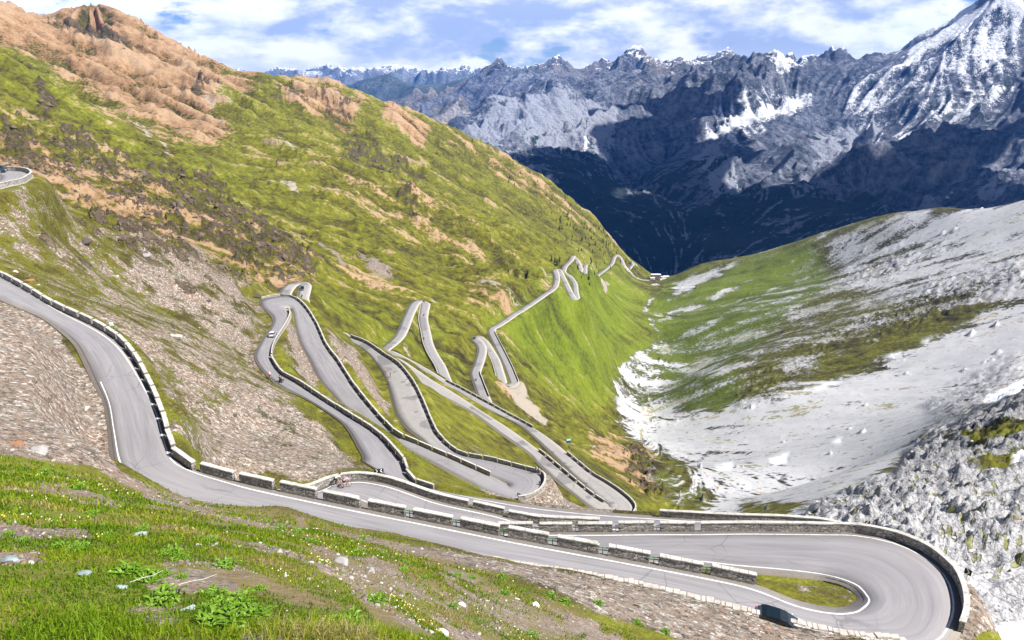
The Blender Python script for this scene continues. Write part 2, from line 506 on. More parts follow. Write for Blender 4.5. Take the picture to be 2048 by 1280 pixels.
P_land = list(pts3(LAND))
for p in pts3(RIDGE):                        # the far side of each ridge falls away
    r = math.hypot(p[0], p[1])
    for k, m in ((1.16, .55), (1.45, .5)):
        P_land.append(np.array([p[0] * k, p[1] * k, p[2] - r * (k - 1) * m]))
for az in (-50, -30, -10, 10, 30, 50):       # the ground at the photographer's feet
    a = math.radians(az)
    for r, z in ((2.0, -2.5 - .1 * (az > 0)), (4.2, -4.25 - max(0, az) * .02)):
        P_land.append(np.array([math.sin(a) * r, math.cos(a) * r, z]))
for Rd in ROADS:
    keep = np.unique(np.r_[np.searchsorted(Rd.s, np.arange(0, Rd.s[-1], 11.0)), len(Rd.s) - 1])
    last = None
    for k in keep:
        if last is None or np.linalg.norm(Rd.C[k] - last) > 0.02 * np.linalg.norm(Rd.C[k]) + 3:
            P_land.append(Rd.C[k] + np.array([0, 0, -.1]))
            last = Rd.C[k]
G = Grid(math.radians(-50), math.radians(50), 1050, 2.0, 3300, 1150)
_t = TPS(P_land, 2e-5)
_c = Grid(G.az[0], G.az[-1], 330, 2.0, 3300, 360)
Z0 = resize(_t(_c.AZ, _c.LR), (G.nr, G.na)) * G.R


def carve(G, Z):
    """bench the land for the roads; returns the height field and the distance to the nearest road edge"""
    num = np.zeros_like(Z)
    den = np.zeros_like(Z)
    dist = np.full(Z.shape, 1e3)
    nbl = np.zeros_like(Z)
    nsh = np.zeros_like(Z)
    for Rd in ROADS:
        n = len(Rd.s)
        for k in range(n):
            c = Rd.C[k]
            r = math.hypot(c[0], c[1])
            reach = Rd.hw[k] + max(9.0, 0.03 * r)
            i, j = G.idx(c[0], c[1])
            di, dj = reach / r / G.dlr + 1, reach / r / G.daz + 1
            i0, i1, j0, j1 = int(max(i - di, 0)), int(min(i + di + 2, G.nr)), int(max(j - dj, 0)), int(min(j + dj + 2, G.na))
            if i0 >= i1 or j0 >= j1:
                continue
            sl = (slice(i0, i1), slice(j0, j1))
            dx, dy = G.X[sl] - c[0], G.Y[sl] - c[1]
            ab = (Rd.B[k] - Rd.A[k])[:2]
            ab = ab / np.linalg.norm(ab)
            st = max(np.linalg.norm(Rd.C[min(k + 1, n - 1)] - c), np.linalg.norm(Rd.C[max(k - 1, 0)] - c)) * .55
            slat = dx * ab[0] + dy * ab[1]
            lat, lon = np.abs(slat), np.abs(dx * ab[1] - dy * ab[0])
            e = np.hypot(np.maximum(lat - Rd.hw[k], 0), np.maximum(lon - st, 0))
            d = e + Rd.hw[k]
            w = 1.0 / (e + 0.12 + 0.0006 * r) ** 3 * (d < reach)
            num[sl] += w * (c[2] - 0.16 - .0004 * r)
            den[sl] += w
            rv = Rd.rev[k] > .5
            nbl[sl] += w * np.where((slat > 0) & rv, .45, 3.6 + .012 * r)
            nsh[sl] += w * np.where((slat > 0) & rv, .12, .7 + .0035 * r)
            dist[sl] = np.minimum(dist[sl], d - Rd.hw[k])
    zr = num / np.maximum(den, 1e-12)
    sh = nsh / np.maximum(den, 1e-12)
    blend = np.maximum(nbl / np.maximum(den, 1e-12), .3)
    f = 1 - sstep(0, 1, (dist - sh) / blend)
    f[den == 0] = 0
    return Z * (1 - f) + zr * f, dist


# ================================================================ LAND COVER: outlines of the scree, rock, turf and snow patches, laid on the land
class Cover:
    X0, Y0, S, W, H = -256, -96, 4, 640, 360

    def __init__(self):
        self.m = {}
        self.gx, self.gy = np.meshgrid(self.X0 + self.S * (np.arange(self.W) + .5), self.Y0 + self.S * (np.arange(self.H) + .5))

    def poly(self, pts):
        p = np.array(pts, float)
        ins = np.zeros(self.gx.shape, bool)
        for k in range(len(p)):
            (x1, y1), (x2, y2) = p[k - 1], p[k]
            if y1 == y2:
                continue
            c = (y1 > self.gy) != (y2 > self.gy)
            ins ^= c & (self.gx < (x2 - x1) * (self.gy - y1) / (y2 - y1) + x1)
        return ins.astype(float)

    def line(self, pts, w):
        d = np.full(self.gx.shape, 1e9)
        for (x1, y1), (x2, y2) in zip(pts[:-1], pts[1:]):
            L = (x2 - x1) ** 2 + (y2 - y1) ** 2 + 1e-9
            t = np.clip(((self.gx - x1) * (x2 - x1) + (self.gy - y1) * (y2 - y1)) / L, 0, 1)
            d = np.minimum(d, np.hypot(self.gx - x1 - t * (x2 - x1), self.gy - y1 - t * (y2 - y1)))
        return (d < w).astype(float)

    def paint(self, text):
        for ln in text.strip().splitlines():
            head, body = ln.split(':')
            h = head.split()
            pts = [tuple(float(q) for q in p.split(',')) for p in body.split()]
            m = self.line(pts, float(h[3])) if len(h) > 3 else self.poly(pts)
            m = blur(m, max(1, int((float(h[2]) / self.S) ** 2)))
            for c in h[0].split('+'):
                a = self.m.setdefault(c, np.zeros(self.gx.shape))
                self.m[c] = a * (1 - m) + float(h[1]) * m

    def get(self, c, px, py):
        return bil(self.m[c], (py - self.Y0) / self.S - .5, (px - self.X0) / self.S - .5)


COVER = '''
brown .80 14: -256,-64 210,-10 300,50 460,135 545,160 500,182 450,178 420,200 470,262 430,290 380,280 300,240 220,205 150,160 60,105 -256,20
brown .5 20: 60,105 300,240 440,290 560,330 480,300 330,290 180,210
brown .75 12: 540,178 600,165 660,172 735,215 715,240 690,262 640,235 590,205
brown .8 6: 760,205 860,245 850,300 800,260
brown .45 10: 860,245 1000,308 1150,410 1200,470 1120,430 1000,360 900,300
brown .62 26: 0,250 140,330 300,420 560,500 640,560 590,570 480,550 300,480 50,380 -100,360
brown .46 16: 640,480 760,560 900,640 800,600 700,560
brown .46 10: 930,540 1060,590 1000,620 930,590
brown .6 8: 1040,600 1090,560 1110,560 1060,620
brown .46 34: 0,240 200,300 420,400 620,520 640,570 560,585 400,500 200,400 0,350
rock .58 40: 0,210 250,290 480,390 660,520 640,575 540,570 330,470 150,370 0,320
rock .7 20: 120,250 260,330 420,430 560,520 600,545 520,520 380,440 220,350 100,290
rock .62 16: 330,330 480,420 600,490 560,500 440,430 320,360
brown .6 6: 250,232 300,262 350,305 340,312 290,270
brown .36 30: 600,300 900,400 1050,560 900,520 700,420
brown .5 12: 1180,870 1250,860 1300,920 1330,990 1290,1010 1240,960 1190,910
brown .55 8: 985,770 1040,780 1110,850 1060,840 1010,800
scree .6 8: 340,905 400,935 540,975 620,960 560,930 450,900 370,870
scree .6 10: 120,600 210,640 300,740 340,860 420,880 340,740 260,640
scree .42 20: -256,420 60,390 300,480 520,580 560,640 560,760 740,930 620,970 350,890 250,700 100,610 0,540 -256,500
scree .48 20: 100,560 240,620 400,640 510,650 520,740 640,850 740,935 610,965 470,930 350,880 330,760 250,690
scree .62 16: 260,470 430,525 520,600 500,700 380,640 260,560 
scree .68 14: 480,760 640,850 740,935 610,960 440,900
scree .5 8: 590,640 660,800 760,880 700,860 600,760 560,700
scree .75 6: 565,640 600,650 640,770 600,740
scree .7 10: 640,660 700,690 770,770 790,850 720,770 670,720
scree .45 12: 850,860 950,880 1060,960 960,920
scree .95 10: 950,985 1090,980 1160,1010 1240,1045 1210,1062 1040,1030
scree .35 16: 760,905 900,960 1000,1030 870,985
scree 1 8: -256,540 0,590 100,636 175,715 205,790 228,880 240,940 340,1000 480,1030 640,1055 560,1068 400,1030 300,1000 200,935 0,908 -256,880
scree .95 10: 640,1050 900,1108 1260,1168 1500,1222 1760,1280 1400,1300 1200,1190 900,1130 700,1080
scree .55 10: 330,1000 480,1028 640,1055 700,1085 560,1065 420,1030
scree .9 12: 1000,1130 1300,1190 1500,1240 1700,1290 1400,1290 1200,1230 1080,1180
scree .55 18: 560,1080 760,1120 1000,1180 1300,1290 1000,1290 800,1200
scree .55 8: 640,1110 760,1150 820,1200 720,1180
scree .6 8: 690,1170 800,1230 900,1290 760,1270
scree .5 5: 1500,1140 1700,1160 1720,1200 1600,1190
scree 1 4: 1905,1150 1945,1200 1985,1255 2000,1300 1900,1300
scree .9 8: 700,470 760,525 800,560 740,540
scree .85 3: 640,470 700,540 690,540 635,485
rock .60 24: 0,230 200,330 420,430 600,540 570,575 430,500 200,390 0,330
rock .52 30: 60,330 300,440 520,570 420,530 200,450
rock .6 10: 70,170 120,190 110,240 60,215
rock .66 14: 660,280 720,270 830,320 850,370 760,350 690,320
rock .62 14: 740,370 830,390 900,470 800,430
rock .6 16: 560,480 640,560 600,575 520,550
rock .6 10: 500,200 600,170 740,220 690,240 600,205
rock .95 5: 362,192 420,155 445,160 428,175 372,196
rock .95 10: 85,40 175,35 250,70 270,100 200,90 130,70
rock .68 10: 240,30 330,85 460,145 380,120 300,80
rock .55 8: 150,380 260,440 420,500 540,560 470,570 330,530 200,470
rock .6 6: 1280,880 1335,985 1300,1000 1240,930
rock .6 10: 60,470 200,500 180,540 40,500
rock .5 24: 60,400 250,470 420,540 520,600 400,620 250,560 100,520
brown .5 14: 0,520 200,590 330,660 300,700 160,630 0,560
pale .8 2 4: 428,188 450,215 470,245 486,270
pale .7 2 3: 408,192 425,220 445,255
pale .6 2 3: 440,186 475,225 505,262
pale .75 2 3: 250,232 290,258 335,298
pale .7 2 3: 560,358 595,375 618,398
pale .6 2 3: 510,240 560,280 600,310
pale .6 2 2: 150,150 190,205 235,260
pale .55 2 2: 640,300 700,345 740,385
pale .6 2 3: 660,480 720,515 770,545
pale .55 2 2: 820,560 880,610 930,650
pale .5 2 2: 900,480 980,560 1040,600
pale .0 1: 425,190 440,185 490,270 470,268
pale .5 4: 400,190 425,190 450,262 438,250
pale .8 3: 250,230 300,262 340,300 330,298
pale .8 3: 545,355 590,370 620,400 605,395
pale .6 4: 950,545 1060,590 1040,600 960,570
pale 1 4: 1008,776 1036,774 1070,812 1110,850 1080,845 1030,805
pale .8 3: 1194,572 1212,572 1226,583 1214,588
pale .5 3: 1085,545 1112,532 1118,540 1100,560
pale .7 4: 800,690 830,720 800,712
lime .40 30: 1330,570 1420,530 1540,498 1640,468 1780,430 1900,412 2048,405 2304,330 2304,620 1900,640 1500,780 1290,700
lime .2 20: 1300,600 1420,545 1560,510 1620,520 1500,600 1400,660 1320,680
lime .68 20: 1640,480 1790,428 2048,400 2304,330 2304,560 2048,600 1800,600 1680,560
lime .85 12: 1800,430 2048,405 2304,340 2304,480 1950,500 1850,480
lime 1 22: 1300,760 1480,800 1650,770 1850,690 2048,600 2304,560 2304,740 2048,770 1900,850 1780,930 1640,1005 1500,1010 1430,960 1330,900 1250,860 1240,790
lime .36 12: 1260,740 1330,720 1480,740 1470,800 1380,830 1290,830
lime .72 4 3.5: 1315,560 1300,590 1290,620 1300,645 1320,680 1300,695 1262,715 1240,745 1235,775 1248,800 1240,830
lime .58 6 6: 1262,715 1330,735 1400,745 1460,735
lime .52 6 4: 1290,700 1380,705 1450,690
lime .55 6 6: 1245,790 1330,780 1440,765
lime .6 5 4: 1300,690 1380,665 1480,610 1560,570
lime .7 4 4: 1320,640 1400,610 1500,560
lime .9 6: 1350,565 1400,550 1480,520 1440,545 1380,580 1340,600
lime .9 8: 1640,1005 1780,940 1830,890 1900,860 2048,770 2304,700 2304,1300 1990,1300 1940,1200 1850,1100 1740,1055 1580,1042 1500,1038
lime .3 5: 1500,1035 1540,1000 1610,1008 1570,1030
lime .8 12: 1340,960 1420,930 1500,960 1480,1030 1400,1040
lime .35 10: 1270,920 1350,930 1440,1000 1400,1030 1320,1000
lime .60 10: 1228,745 1300,700 1330,760 1340,850 1280,890 1238,850
lime .85 8: 1250,835 1340,820 1480,850 1520,930 1440,930 1330,905 1270,880
lime 0 8: 1900,870 2048,830 2048,870 1960,895
lime .1 8: 1930,920 2048,890 2048,925 1970,930
lime .5 7: 1560,735 1640,690 1640,740 1580,780
lime .48 8: 1640,680 1760,625 1780,660 1680,710
lime .25 5: 1400,815 1450,780 1458,815 1430,828
lime 0 4: 1905,1150 1945,1200 1985,1255 2000,1300 1900,1300
lrock .9 12: 1640,1010 1780,945 1830,890 1900,860 2048,770 2304,700 2304,1300 1990,1300 1940,1200 1850,1100 1740,1055 1580,1042
lrock .4 10: 1450,790 1560,720 1700,650 1740,640 1640,720 1560,790 1480,820
lrock .62 14: 1700,640 1880,560 2048,520 2048,580 1880,640 1750,690
lrock .85 8: 1800,930 1820,890 1850,860 1900,850 1870,920 1830,945
lrock .5 20: 1850,810 2048,700 2048,760 1900,850
lrock .6 14: 1640,560 1800,500 1900,480 1780,560
lush .9 40: 1040,560 1200,520 1300,560 1290,640 1250,720 1230,800 1180,840 1060,760 960,640
lush .5 30: 560,560 900,640 960,800 800,720 640,620
lush .9 20: 1310,565 1440,530 1620,475 1680,560 1560,660 1480,720 1300,740 1280,650
lush .85 16: 1240,690 1320,680 1480,690 1480,810 1380,835 1260,830
lush .6 8: 1270,915 1330,930 1430,1000 1400,1020 1300,960
lush .5 40: 0,90 200,210 400,300 700,420 500,400 200,280 0,160
fore 1 12: -256,920 0,910 120,930 300,975 480,1008 640,1035 760,1065 900,1120 1300,1290 1100,1350 -256,1350
snow 1 2: 1990,1252 2048,1238 2110,1250 2110,1300 2010,1290
snow 1 2: 1960,805 2048,760 2090,750 2048,780 1990,806
snow 1 2: 1540,918 1580,905 1575,922 1550,928
snow 1 2: 1660,885 1690,872 1680,885
snow .9 2: 1430,935 1470,925 1465,936
snow 1 2: 1600,780 1690,760 1640,780
snow 1 2: 1760,718 1808,702 1790,716
snow 1 2: 1840,683 1865,676 1855,686
snow 1 2: 2022,915 2048,905 2060,915 2030,928
snow .9 2: 1484,960 1505,972 1500,976
'''
CV = Cover()
CV.paint(COVER)
for c in ('brown', 'scree', 'rock', 'pale', 'lime', 'lrock', 'lush', 'fore', 'snow'):
    CV.m.setdefault(c, np.zeros(CV.gx.shape))

# streaks that follow the fall line of the land
Zs = blur(Z0, 6)
_w = RNG.standard_normal((G.nr, G.na))
S1 = G.lic(blur(_w, 1), Zs, 16)
_b = resize(RNG.standard_normal((G.nr // 4, G.na // 4)), (G.nr, G.na))
S2 = G.lic(_b, Zs, 34)
PX, PY, PD = to_px(np.stack([G.X, G.Y, Z0], -1))
_k = 900.0 / np.maximum(G.R, 60)
wx = fbm(G.X / 60, G.Y / 60, 3, 5) * 26 + S2 * 7
wy = fbm(G.X / 60, G.Y / 60, 9, 5) * 20 + S2 * 3
MK = {c: np.clip(CV.get(c, PX + wx * .7, PY + wy * .7), 0, 1) for c in CV.m}
MK['snow'] = np.clip(CV.get('snow', PX + wx * .12, PY + wy * .1), 0, 1)

# bare stony patches in the turf near the photographer
MK['scree'] = np.maximum(MK['scree'], .66 * MK['fore'] * sstep(.05, .24, fbm(G.X / (1.0 + .09 * G.R), G.Y / (.8 + .06 * G.R), 66, 4)))
# outcrops stand in clumps
cl = fbm(G.X / 34 + S2 * .25, G.Y / 34, 13, 5) * .9 + fbm(G.X / 9, G.Y / 9, 14, 4) * .55 + S2 * .05
MK['rock'] = sstep(.50, .66, MK['rock'] + cl * 1.05)

# relief: gullies down the slopes, broken rock where rock shows, small hummocks
far = sstep(90, 420, G.R)
rs = sstep(1215, 1290, PX) * (1 - sstep(980, 1040, PY)) * (G.R > 250)
soft = (1 - .85 * rs) * (1 - .9 * sstep(.0, .4, MK['lime'])) * (1 - .6 * MK['lush'] * sstep(1180, 1260, PX))
relief = S2 * .0046 * G.R * far * (.75 + .6 * MK['brown']) * soft
relief += fbm(G.X / 90, G.Y / 90, 21, 4) * 10 * sstep(250, 700, G.R) * (1 - .7 * np.maximum(MK['lime'], rs))
relief += (ridged(G.X / 150, G.Y / 150, 23, 5) - .45) * 16 * sstep(350, 900, G.R) * soft * (1 - .5 * MK['lush']) * (1 - .6 * MK['brown'])
rk = ridged(G.X / 12, G.Y / 12, 41, 5) - .2
relief += MK['rock'] * (.25 + rk) * (4.0 + .004 * G.R) * sstep(60, 300, G.R)
rk2 = ridged(G.X / 17 + .4 * fbm(G.X / 9, G.Y / 9, 5, 3), G.Y / 13, 61, 6) - .4
relief += MK['lrock'] * rk2 * 4.6 * sstep(60, 120, G.R) * (1 + G.R / 700)
rk3 = ridged(G.X / 5 + .5 * fbm(G.X / 4, G.Y / 4, 15, 3), G.Y / 4.2, 71, 5) - .4
relief += MK['lrock'] * rk3 * 2.1 * sstep(60, 120, G.R)
relief += S1 * .0018 * G.R * far * soft
relief += fbm(G.X / 7, G.Y / 7, 77, 5) * .35 * sstep(8, 40, G.R) * (1 - .7 * MK['lime'])
relief += fbm(G.X / 1.6, G.Y / 1.6, 78, 4) * .10 * sstep(3, 8, G.R) * (G.R < 90)
G.Z, G.dist = carve(G, Z0 + relief)
# ================================================================ materials
class NT:
    """a few short words for building node trees"""
    def __init__(self, name):
        self.mat = bpy.data.materials.new(name)
        self.mat.use_nodes = True
        self.t = self.mat.node_tree
        self.b = self.t.nodes['Principled BSDF']
        self.b.inputs['Roughness'].default_value = .9
        self.b.inputs['Specular IOR Level'].default_value = .2

    def n(self, typ, **kw):
        x = self.t.nodes.new(typ)
        for k, v in kw.items():
            setattr(x, k, v)
        return x

    def put(self, sock, v):
        if isinstance(v, bpy.types.NodeSocket):
            self.t.links.new(v, sock)
        elif isinstance(v, (tuple, list)) and len(v) == 3 and sock.type == 'RGBA':
            sock.default_value = (*v, 1)
        else:
            sock.default_value = v
        return self

    def m(self, op, a, b=None, c=None, clamp=False):
        x = self.n('ShaderNodeMath', operation=op, use_clamp=clamp)
        for i, v in enumerate((a, b, c)):
            if v is not None:
                self.put(x.inputs[i], v)
        return x.outputs[0]

    def mix(self, f, a, b, blend='MIX'):
        x = self.n('ShaderNodeMix', data_type='RGBA', blend_type=blend)
        self.put(x.inputs[0], f)
        self.put(x.inputs[6], a)
        self.put(x.inputs[7], b)
        return x.outputs[2]

    def step(self, v, lo, hi):
        x = self.n('ShaderNodeMapRange', interpolation_type='SMOOTHSTEP')
        self.put(x.inputs[0], v)
        x.inputs[1].default_value, x.inputs[2].default_value = lo, hi
        return x.outputs[0]

    def attr(self, name, out='Fac'):
        return self.n('ShaderNodeAttribute', attribute_name=name).outputs[out]

    def sep(self, v):
        x = self.n('ShaderNodeSeparateXYZ')
        self.put(x.inputs[0], v)
        return x.outputs

    def pos(self):
        return self.n('ShaderNodeNewGeometry').outputs['Position']

    def noise(self, scale, detail=4, rough=.55, vec=None, dist=0.0, out=0):
        x = self.n('ShaderNodeTexNoise')
        if vec is not None:
            self.put(x.inputs['Vector'], vec)
        x.inputs['Scale'].default_value = scale
        x.inputs['Detail'].default_value = detail
        x.inputs['Roughness'].default_value = rough
        x.inputs['Distortion'].default_value = dist
        return x.outputs[out]

    def voro(self, scale, vec=None, feature='F1', out='Distance', rnd=1.0):
        x = self.n('ShaderNodeTexVoronoi', feature=feature)
        if vec is not None:
            self.put(x.inputs['Vector'], vec)
        x.inputs['Scale'].default_value = scale
        x.inputs['Randomness'].default_value = rnd
        return x.outputs[out]

    def ramp(self, f, stops):
        x = self.n('ShaderNodeValToRGB')
        self.put(x.inputs[0], f)
        e = x.color_ramp.elements
        while len(e) < len(stops):
            e.new(.5)
        for k, (p, c) in enumerate(stops):
            e[k].position = p
            e[k].color = (*c, 1) if len(c) == 3 else c
        return x.outputs[0]

    def bump(self, h, dist, strength=1.0, normal=None):
        x = self.n('ShaderNodeBump')
        self.put(x.inputs['Height'], h)
        x.inputs['Distance'].default_value = dist
        x.inputs['Strength'].default_value = strength
        if normal is not None:
            self.put(x.inputs['Normal'], normal)
        return x.outputs[0]

    def col(self, c, rough=None, normal=None):
        self.put(self.b.inputs['Base Color'], c)
        if rough is not None:
            self.put(self.b.inputs['Roughness'], rough)
        if normal is not None:
            self.put(self.b.inputs['Normal'], normal)
        return self.mat


def plain(name, c, rough=.6, metal=0.0, var=.08, scale=30.0, spec=.4):
    t = NT(name)
    n = t.noise(scale, 3)
    v = t.m('MULTIPLY_ADD', n, 2 * var, 1 - var)
    t.b.inputs['Metallic'].default_value = metal
    t.b.inputs['Specular IOR Level'].default_value = spec
    return t.col(t.mix(1.0, c, t.n('ShaderNodeCombineColor').outputs[0], 'MULTIPLY') if False else t.mix(v, tuple(q * .8 for q in c), tuple(min(1, q * 1.15) for q in c)), rough)


# ---- the near land
def land_material():
    t = NT('alpine_ground')
    P = t.pos()
    m1, m2, m3 = t.sep(t.attr('m1', 'Vector')), t.sep(t.attr('m2', 'Vector')), t.sep(t.attr('m3', 'Vector'))
    brown, scree, lime = m1
    rock, lush, fore = m2
    snow, lrock, pale = m3
    s1, s2, s3 = t.sep(t.attr('st', 'Vector'))       # fine streak, coarse streak, distance (0 near .. 1 far)
    big = t.noise(.02, 9, .62, P)                    # 50 m patches down to decimetres
    mid = t.noise(.23, 9, .6, P)
    fin = t.noise(2.6, 6, .62, P)
    gr = t.noise(14.0, 4, .6, P)
    sk = t.m('MULTIPLY_ADD', s3, .85, .15)
    S = t.m('MULTIPLY', t.m('ADD', t.m('MULTIPLY', s1, .16), t.m('MULTIPLY', s2, .12)), sk)
    N = t.m('ADD', t.m('MULTIPLY', t.m('SUBTRACT', big, .5), 1.5), t.m('MULTIPLY', t.m('SUBTRACT', mid, .5), 1.7))
    SN = t.m('ADD', S, N)
    fN = t.m('MULTIPLY', t.m('SUBTRACT', fin, .5), 1.5)
    dash = t.noise(.09, 8, .75, P)
    fN = t.m('ADD', fN, t.m('MULTIPLY', t.m('SUBTRACT', dash, .5), 2.4))
    # turf
    g = t.ramp(t.m('ADD', t.m('MULTIPLY', t.m('ADD', SN, fN), .55), .5), [(.12, (.021, .019, .008)), (.32, (.056, .048, .012)), (.47, (.096, .092, .009)), (.60, (.117, .124, .009)), (.74, (.170, .170, .018)), (.90, (.26, .205, .085))])
    g = t.mix(t.m('MULTIPLY', lush, t.step(t.m('ADD', lush, t.m('MULTIPLY', SN, .9)), .1, .8)), g, t.mix(t.step(SN, -.4, .35), (.075, .105, .007), (.135, .175, .010)))
    g = t.mix(fore, g, t.ramp(t.m('ADD', t.m('MULTIPLY', SN, .6), t.m('MULTIPLY', gr, .55)), [(.1, (.17, .125, .07)), (.3, (.13, .125, .025)), (.52, (.135, .18, .014)), (.78, (.18, .20, .025))]))
    c = g
    # brown earth and scree
    bc = t.ramp(t.m('ADD', t.m('MULTIPLY', t.m('ADD', t.m('ADD', SN, t.m('MULTIPLY', S, 1.1)), fN), .5), .5), [(.10, (.060, .036, .020)), (.30, (.150, .085, .042)), (.52, (.235, .140, .072)), (.8, (.33, .225, .135))])
    bm = t.step(t.m('ADD', t.m('SUBTRACT', brown, .035), t.m('MULTIPLY', t.m('ADD', t.m('ADD', SN, t.m('MULTIPLY', S, .55)), t.m('MULTIPLY', fN, .3)), .95)), .42, .60)
    c = t.mix(bm, c, bc)
    # grey-tan scree of small stones
    vd = t.voro(2.4, P, 'F1', 'Color')
    vs = t.sep(vd)
    vd2 = t.sep(t.voro(6.5, P, 'F1', 'Color'))
    stone = t.m('ADD', t.m('MULTIPLY', vs[0], .62), t.m('MULTIPLY', vd2[0], .38))
    vd3 = t.sep(t.voro(21.0, P, 'F1', 'Color'))
    nf = t.m('MULTIPLY', fore, .75)
    stone = t.m('ADD', t.m('MULTIPLY', stone, t.m('SUBTRACT', 1.0, nf)), t.m('MULTIPLY', t.m('ADD', t.m('MULTIPLY', vd3[0], .6), t.m('MULTIPLY', vd2[1], .3)), nf))
    sc = t.ramp(stone, [(.12, (.045, .036, .030)), (.30, (.125, .100, .080)), (.46, (.20, .165, .130)), (.56, (.235, .150, .098)), (.66, (.19, .178, .158)), (.80, (.34, .315, .28)), (.95, (.52, .49, .45))])
    sc = t.mix(t.step(t.m('ADD', N, t.m('MULTIPLY', s2, .1)), -.35, .4), t.mix(.2, sc, (.16, .150, .132)), t.mix(.18, sc, t.mix(1.0, sc, (1.2, .88, .70), 'MULTIPLY')))
    sm = t.step(t.m('ADD', scree, t.m('MULTIPLY', t.m('ADD', SN, t.m('MULTIPLY', fN, .5)), .8)), .38, .56)
    c = t.mix(sm, c, sc)
    # pale gullies
    pm = t.step(t.m('ADD', pale, t.m('MULTIPLY', t.m('ADD', SN, t.m('MULTIPLY', fN, .5)), t.m('MULTIPLY_ADD', t.m('MINIMUM', 1.0, t.m('MULTIPLY', pale, 3.0)), .45, .35))), .46, .72)
    c = t.mix(pm, c, t.mix(fin, (.20, .165, .13), (.42, .37, .31)))
    # dark outcrops
    rc = t.ramp(t.m('ADD', t.m('MULTIPLY', mid, .6), t.m('MULTIPLY', fin, .45)), [(.3, (.034, .025, .017)), (.5, (.092, .068, .046)), (.64, (.150, .115, .080)), (.78, (.23, .195, .155))])
    rm = t.step(t.m('ADD', t.m('MULTIPLY', rock, .52), t.m('MULTIPLY', t.m('SUBTRACT', t.m('ADD', t.m('MULTIPLY', mid, .6), t.m('MULTIPLY', dash, .4)), .5), t.m('MULTIPLY', t.m('MINIMUM', 1.0, t.m('MULTIPLY', rock, 5.0)), 3.2))), .42, .52)
    c = t.mix(rm, c, rc)
    # limestone
    lc = t.ramp(t.m('ADD', t.m('ADD', t.m('MULTIPLY', mid, .2), t.m('MULTIPLY', dash, .25)), t.m('ADD', t.m('MULTIPLY', fin, .3), t.m('MULTIPLY_ADD', s1, .045, .125))), [(.20, (.24, .24, .245)), (.40, (.38, .378, .385)), (.6, (.47, .467, .472)), (.8, (.54, .535, .53))])
    crack = t.voro(.55, t.mix(.6, P, t.noise(.6, 3, .5, P, out=1), 'ADD'), 'DISTANCE_TO_EDGE')
    dk = t.m('MULTIPLY', t.step(t.m('ADD', t.m('MULTIPLY', mid, .5), t.m('MULTIPLY', fin, .6)), .62, .42), lrock)
    lc = t.mix(t.m('MULTIPLY', dk, .62), lc, (.10, .10, .115))
    lc = t.mix(t.m('MULTIPLY', t.m('SUBTRACT', 1.0, t.step(crack, .0, .10)), t.m('MULTIPLY', lrock, .55)), lc, (.06, .06, .07))
    lgate = t.m('MINIMUM', 1.0, t.m('MULTIPLY', lime, 4.0))
    lm = t.step(t.m('ADD', lime, t.m('MULTIPLY', t.m('ADD', t.m('MULTIPLY', S, .95), t.m('ADD', t.m('MULTIPLY', N, .8), t.m('MULTIPLY', fN, .35))), lgate)), .36, .62)
    tuft = t.m('MULTIPLY', t.step(t.m('ADD', t.m('MULTIPLY', s1, .12), t.m('ADD', mid, t.m('MULTIPLY', big, .5))), .90, .98), .8)
    lm2 = t.m('MULTIPLY', lm, t.m('SUBTRACT', 1.0, tuft))
    c = t.mix(lm2, c, lc)
    c = t.mix(snow, c, (.86, .88, .90))
    h = t.m('ADD', t.m('MULTIPLY', mid, 1.6), t.m('ADD', t.m('MULTIPLY', fin, .35), t.m('MULTIPLY', vs[1], t.m('MULTIPLY', t.m('MULTIPLY', sm, t.m('SUBTRACT', 1.0, fore)), .5))))
    h = t.m('ADD', h, t.m('MULTIPLY', t.m('ADD', dash, t.m('MULTIPLY', big, 1.0)), t.m('MULTIPLY', s3, 9.0)))
    smooth_l = t.m('SUBTRACT', 1.0, t.m('MULTIPLY', t.m('MULTIPLY', lm, t.m('SUBTRACT', 1.0, lrock)), .8))
    h = t.m('MULTIPLY', h, smooth_l)
    rough_amt = t.m('ADD', .42, t.m('ADD', t.m('MULTIPLY', rm, .9), t.m('MULTIPLY', t.m('MULTIPLY', lrock, lm2), 1.2)))
    nb = t.bump(t.m('MULTIPLY', h, t.m('MULTIPLY', rough_amt, t.m('SUBTRACT', 1.0, snow))), 1.0, .8)
    return t.col(c, .95, nb)


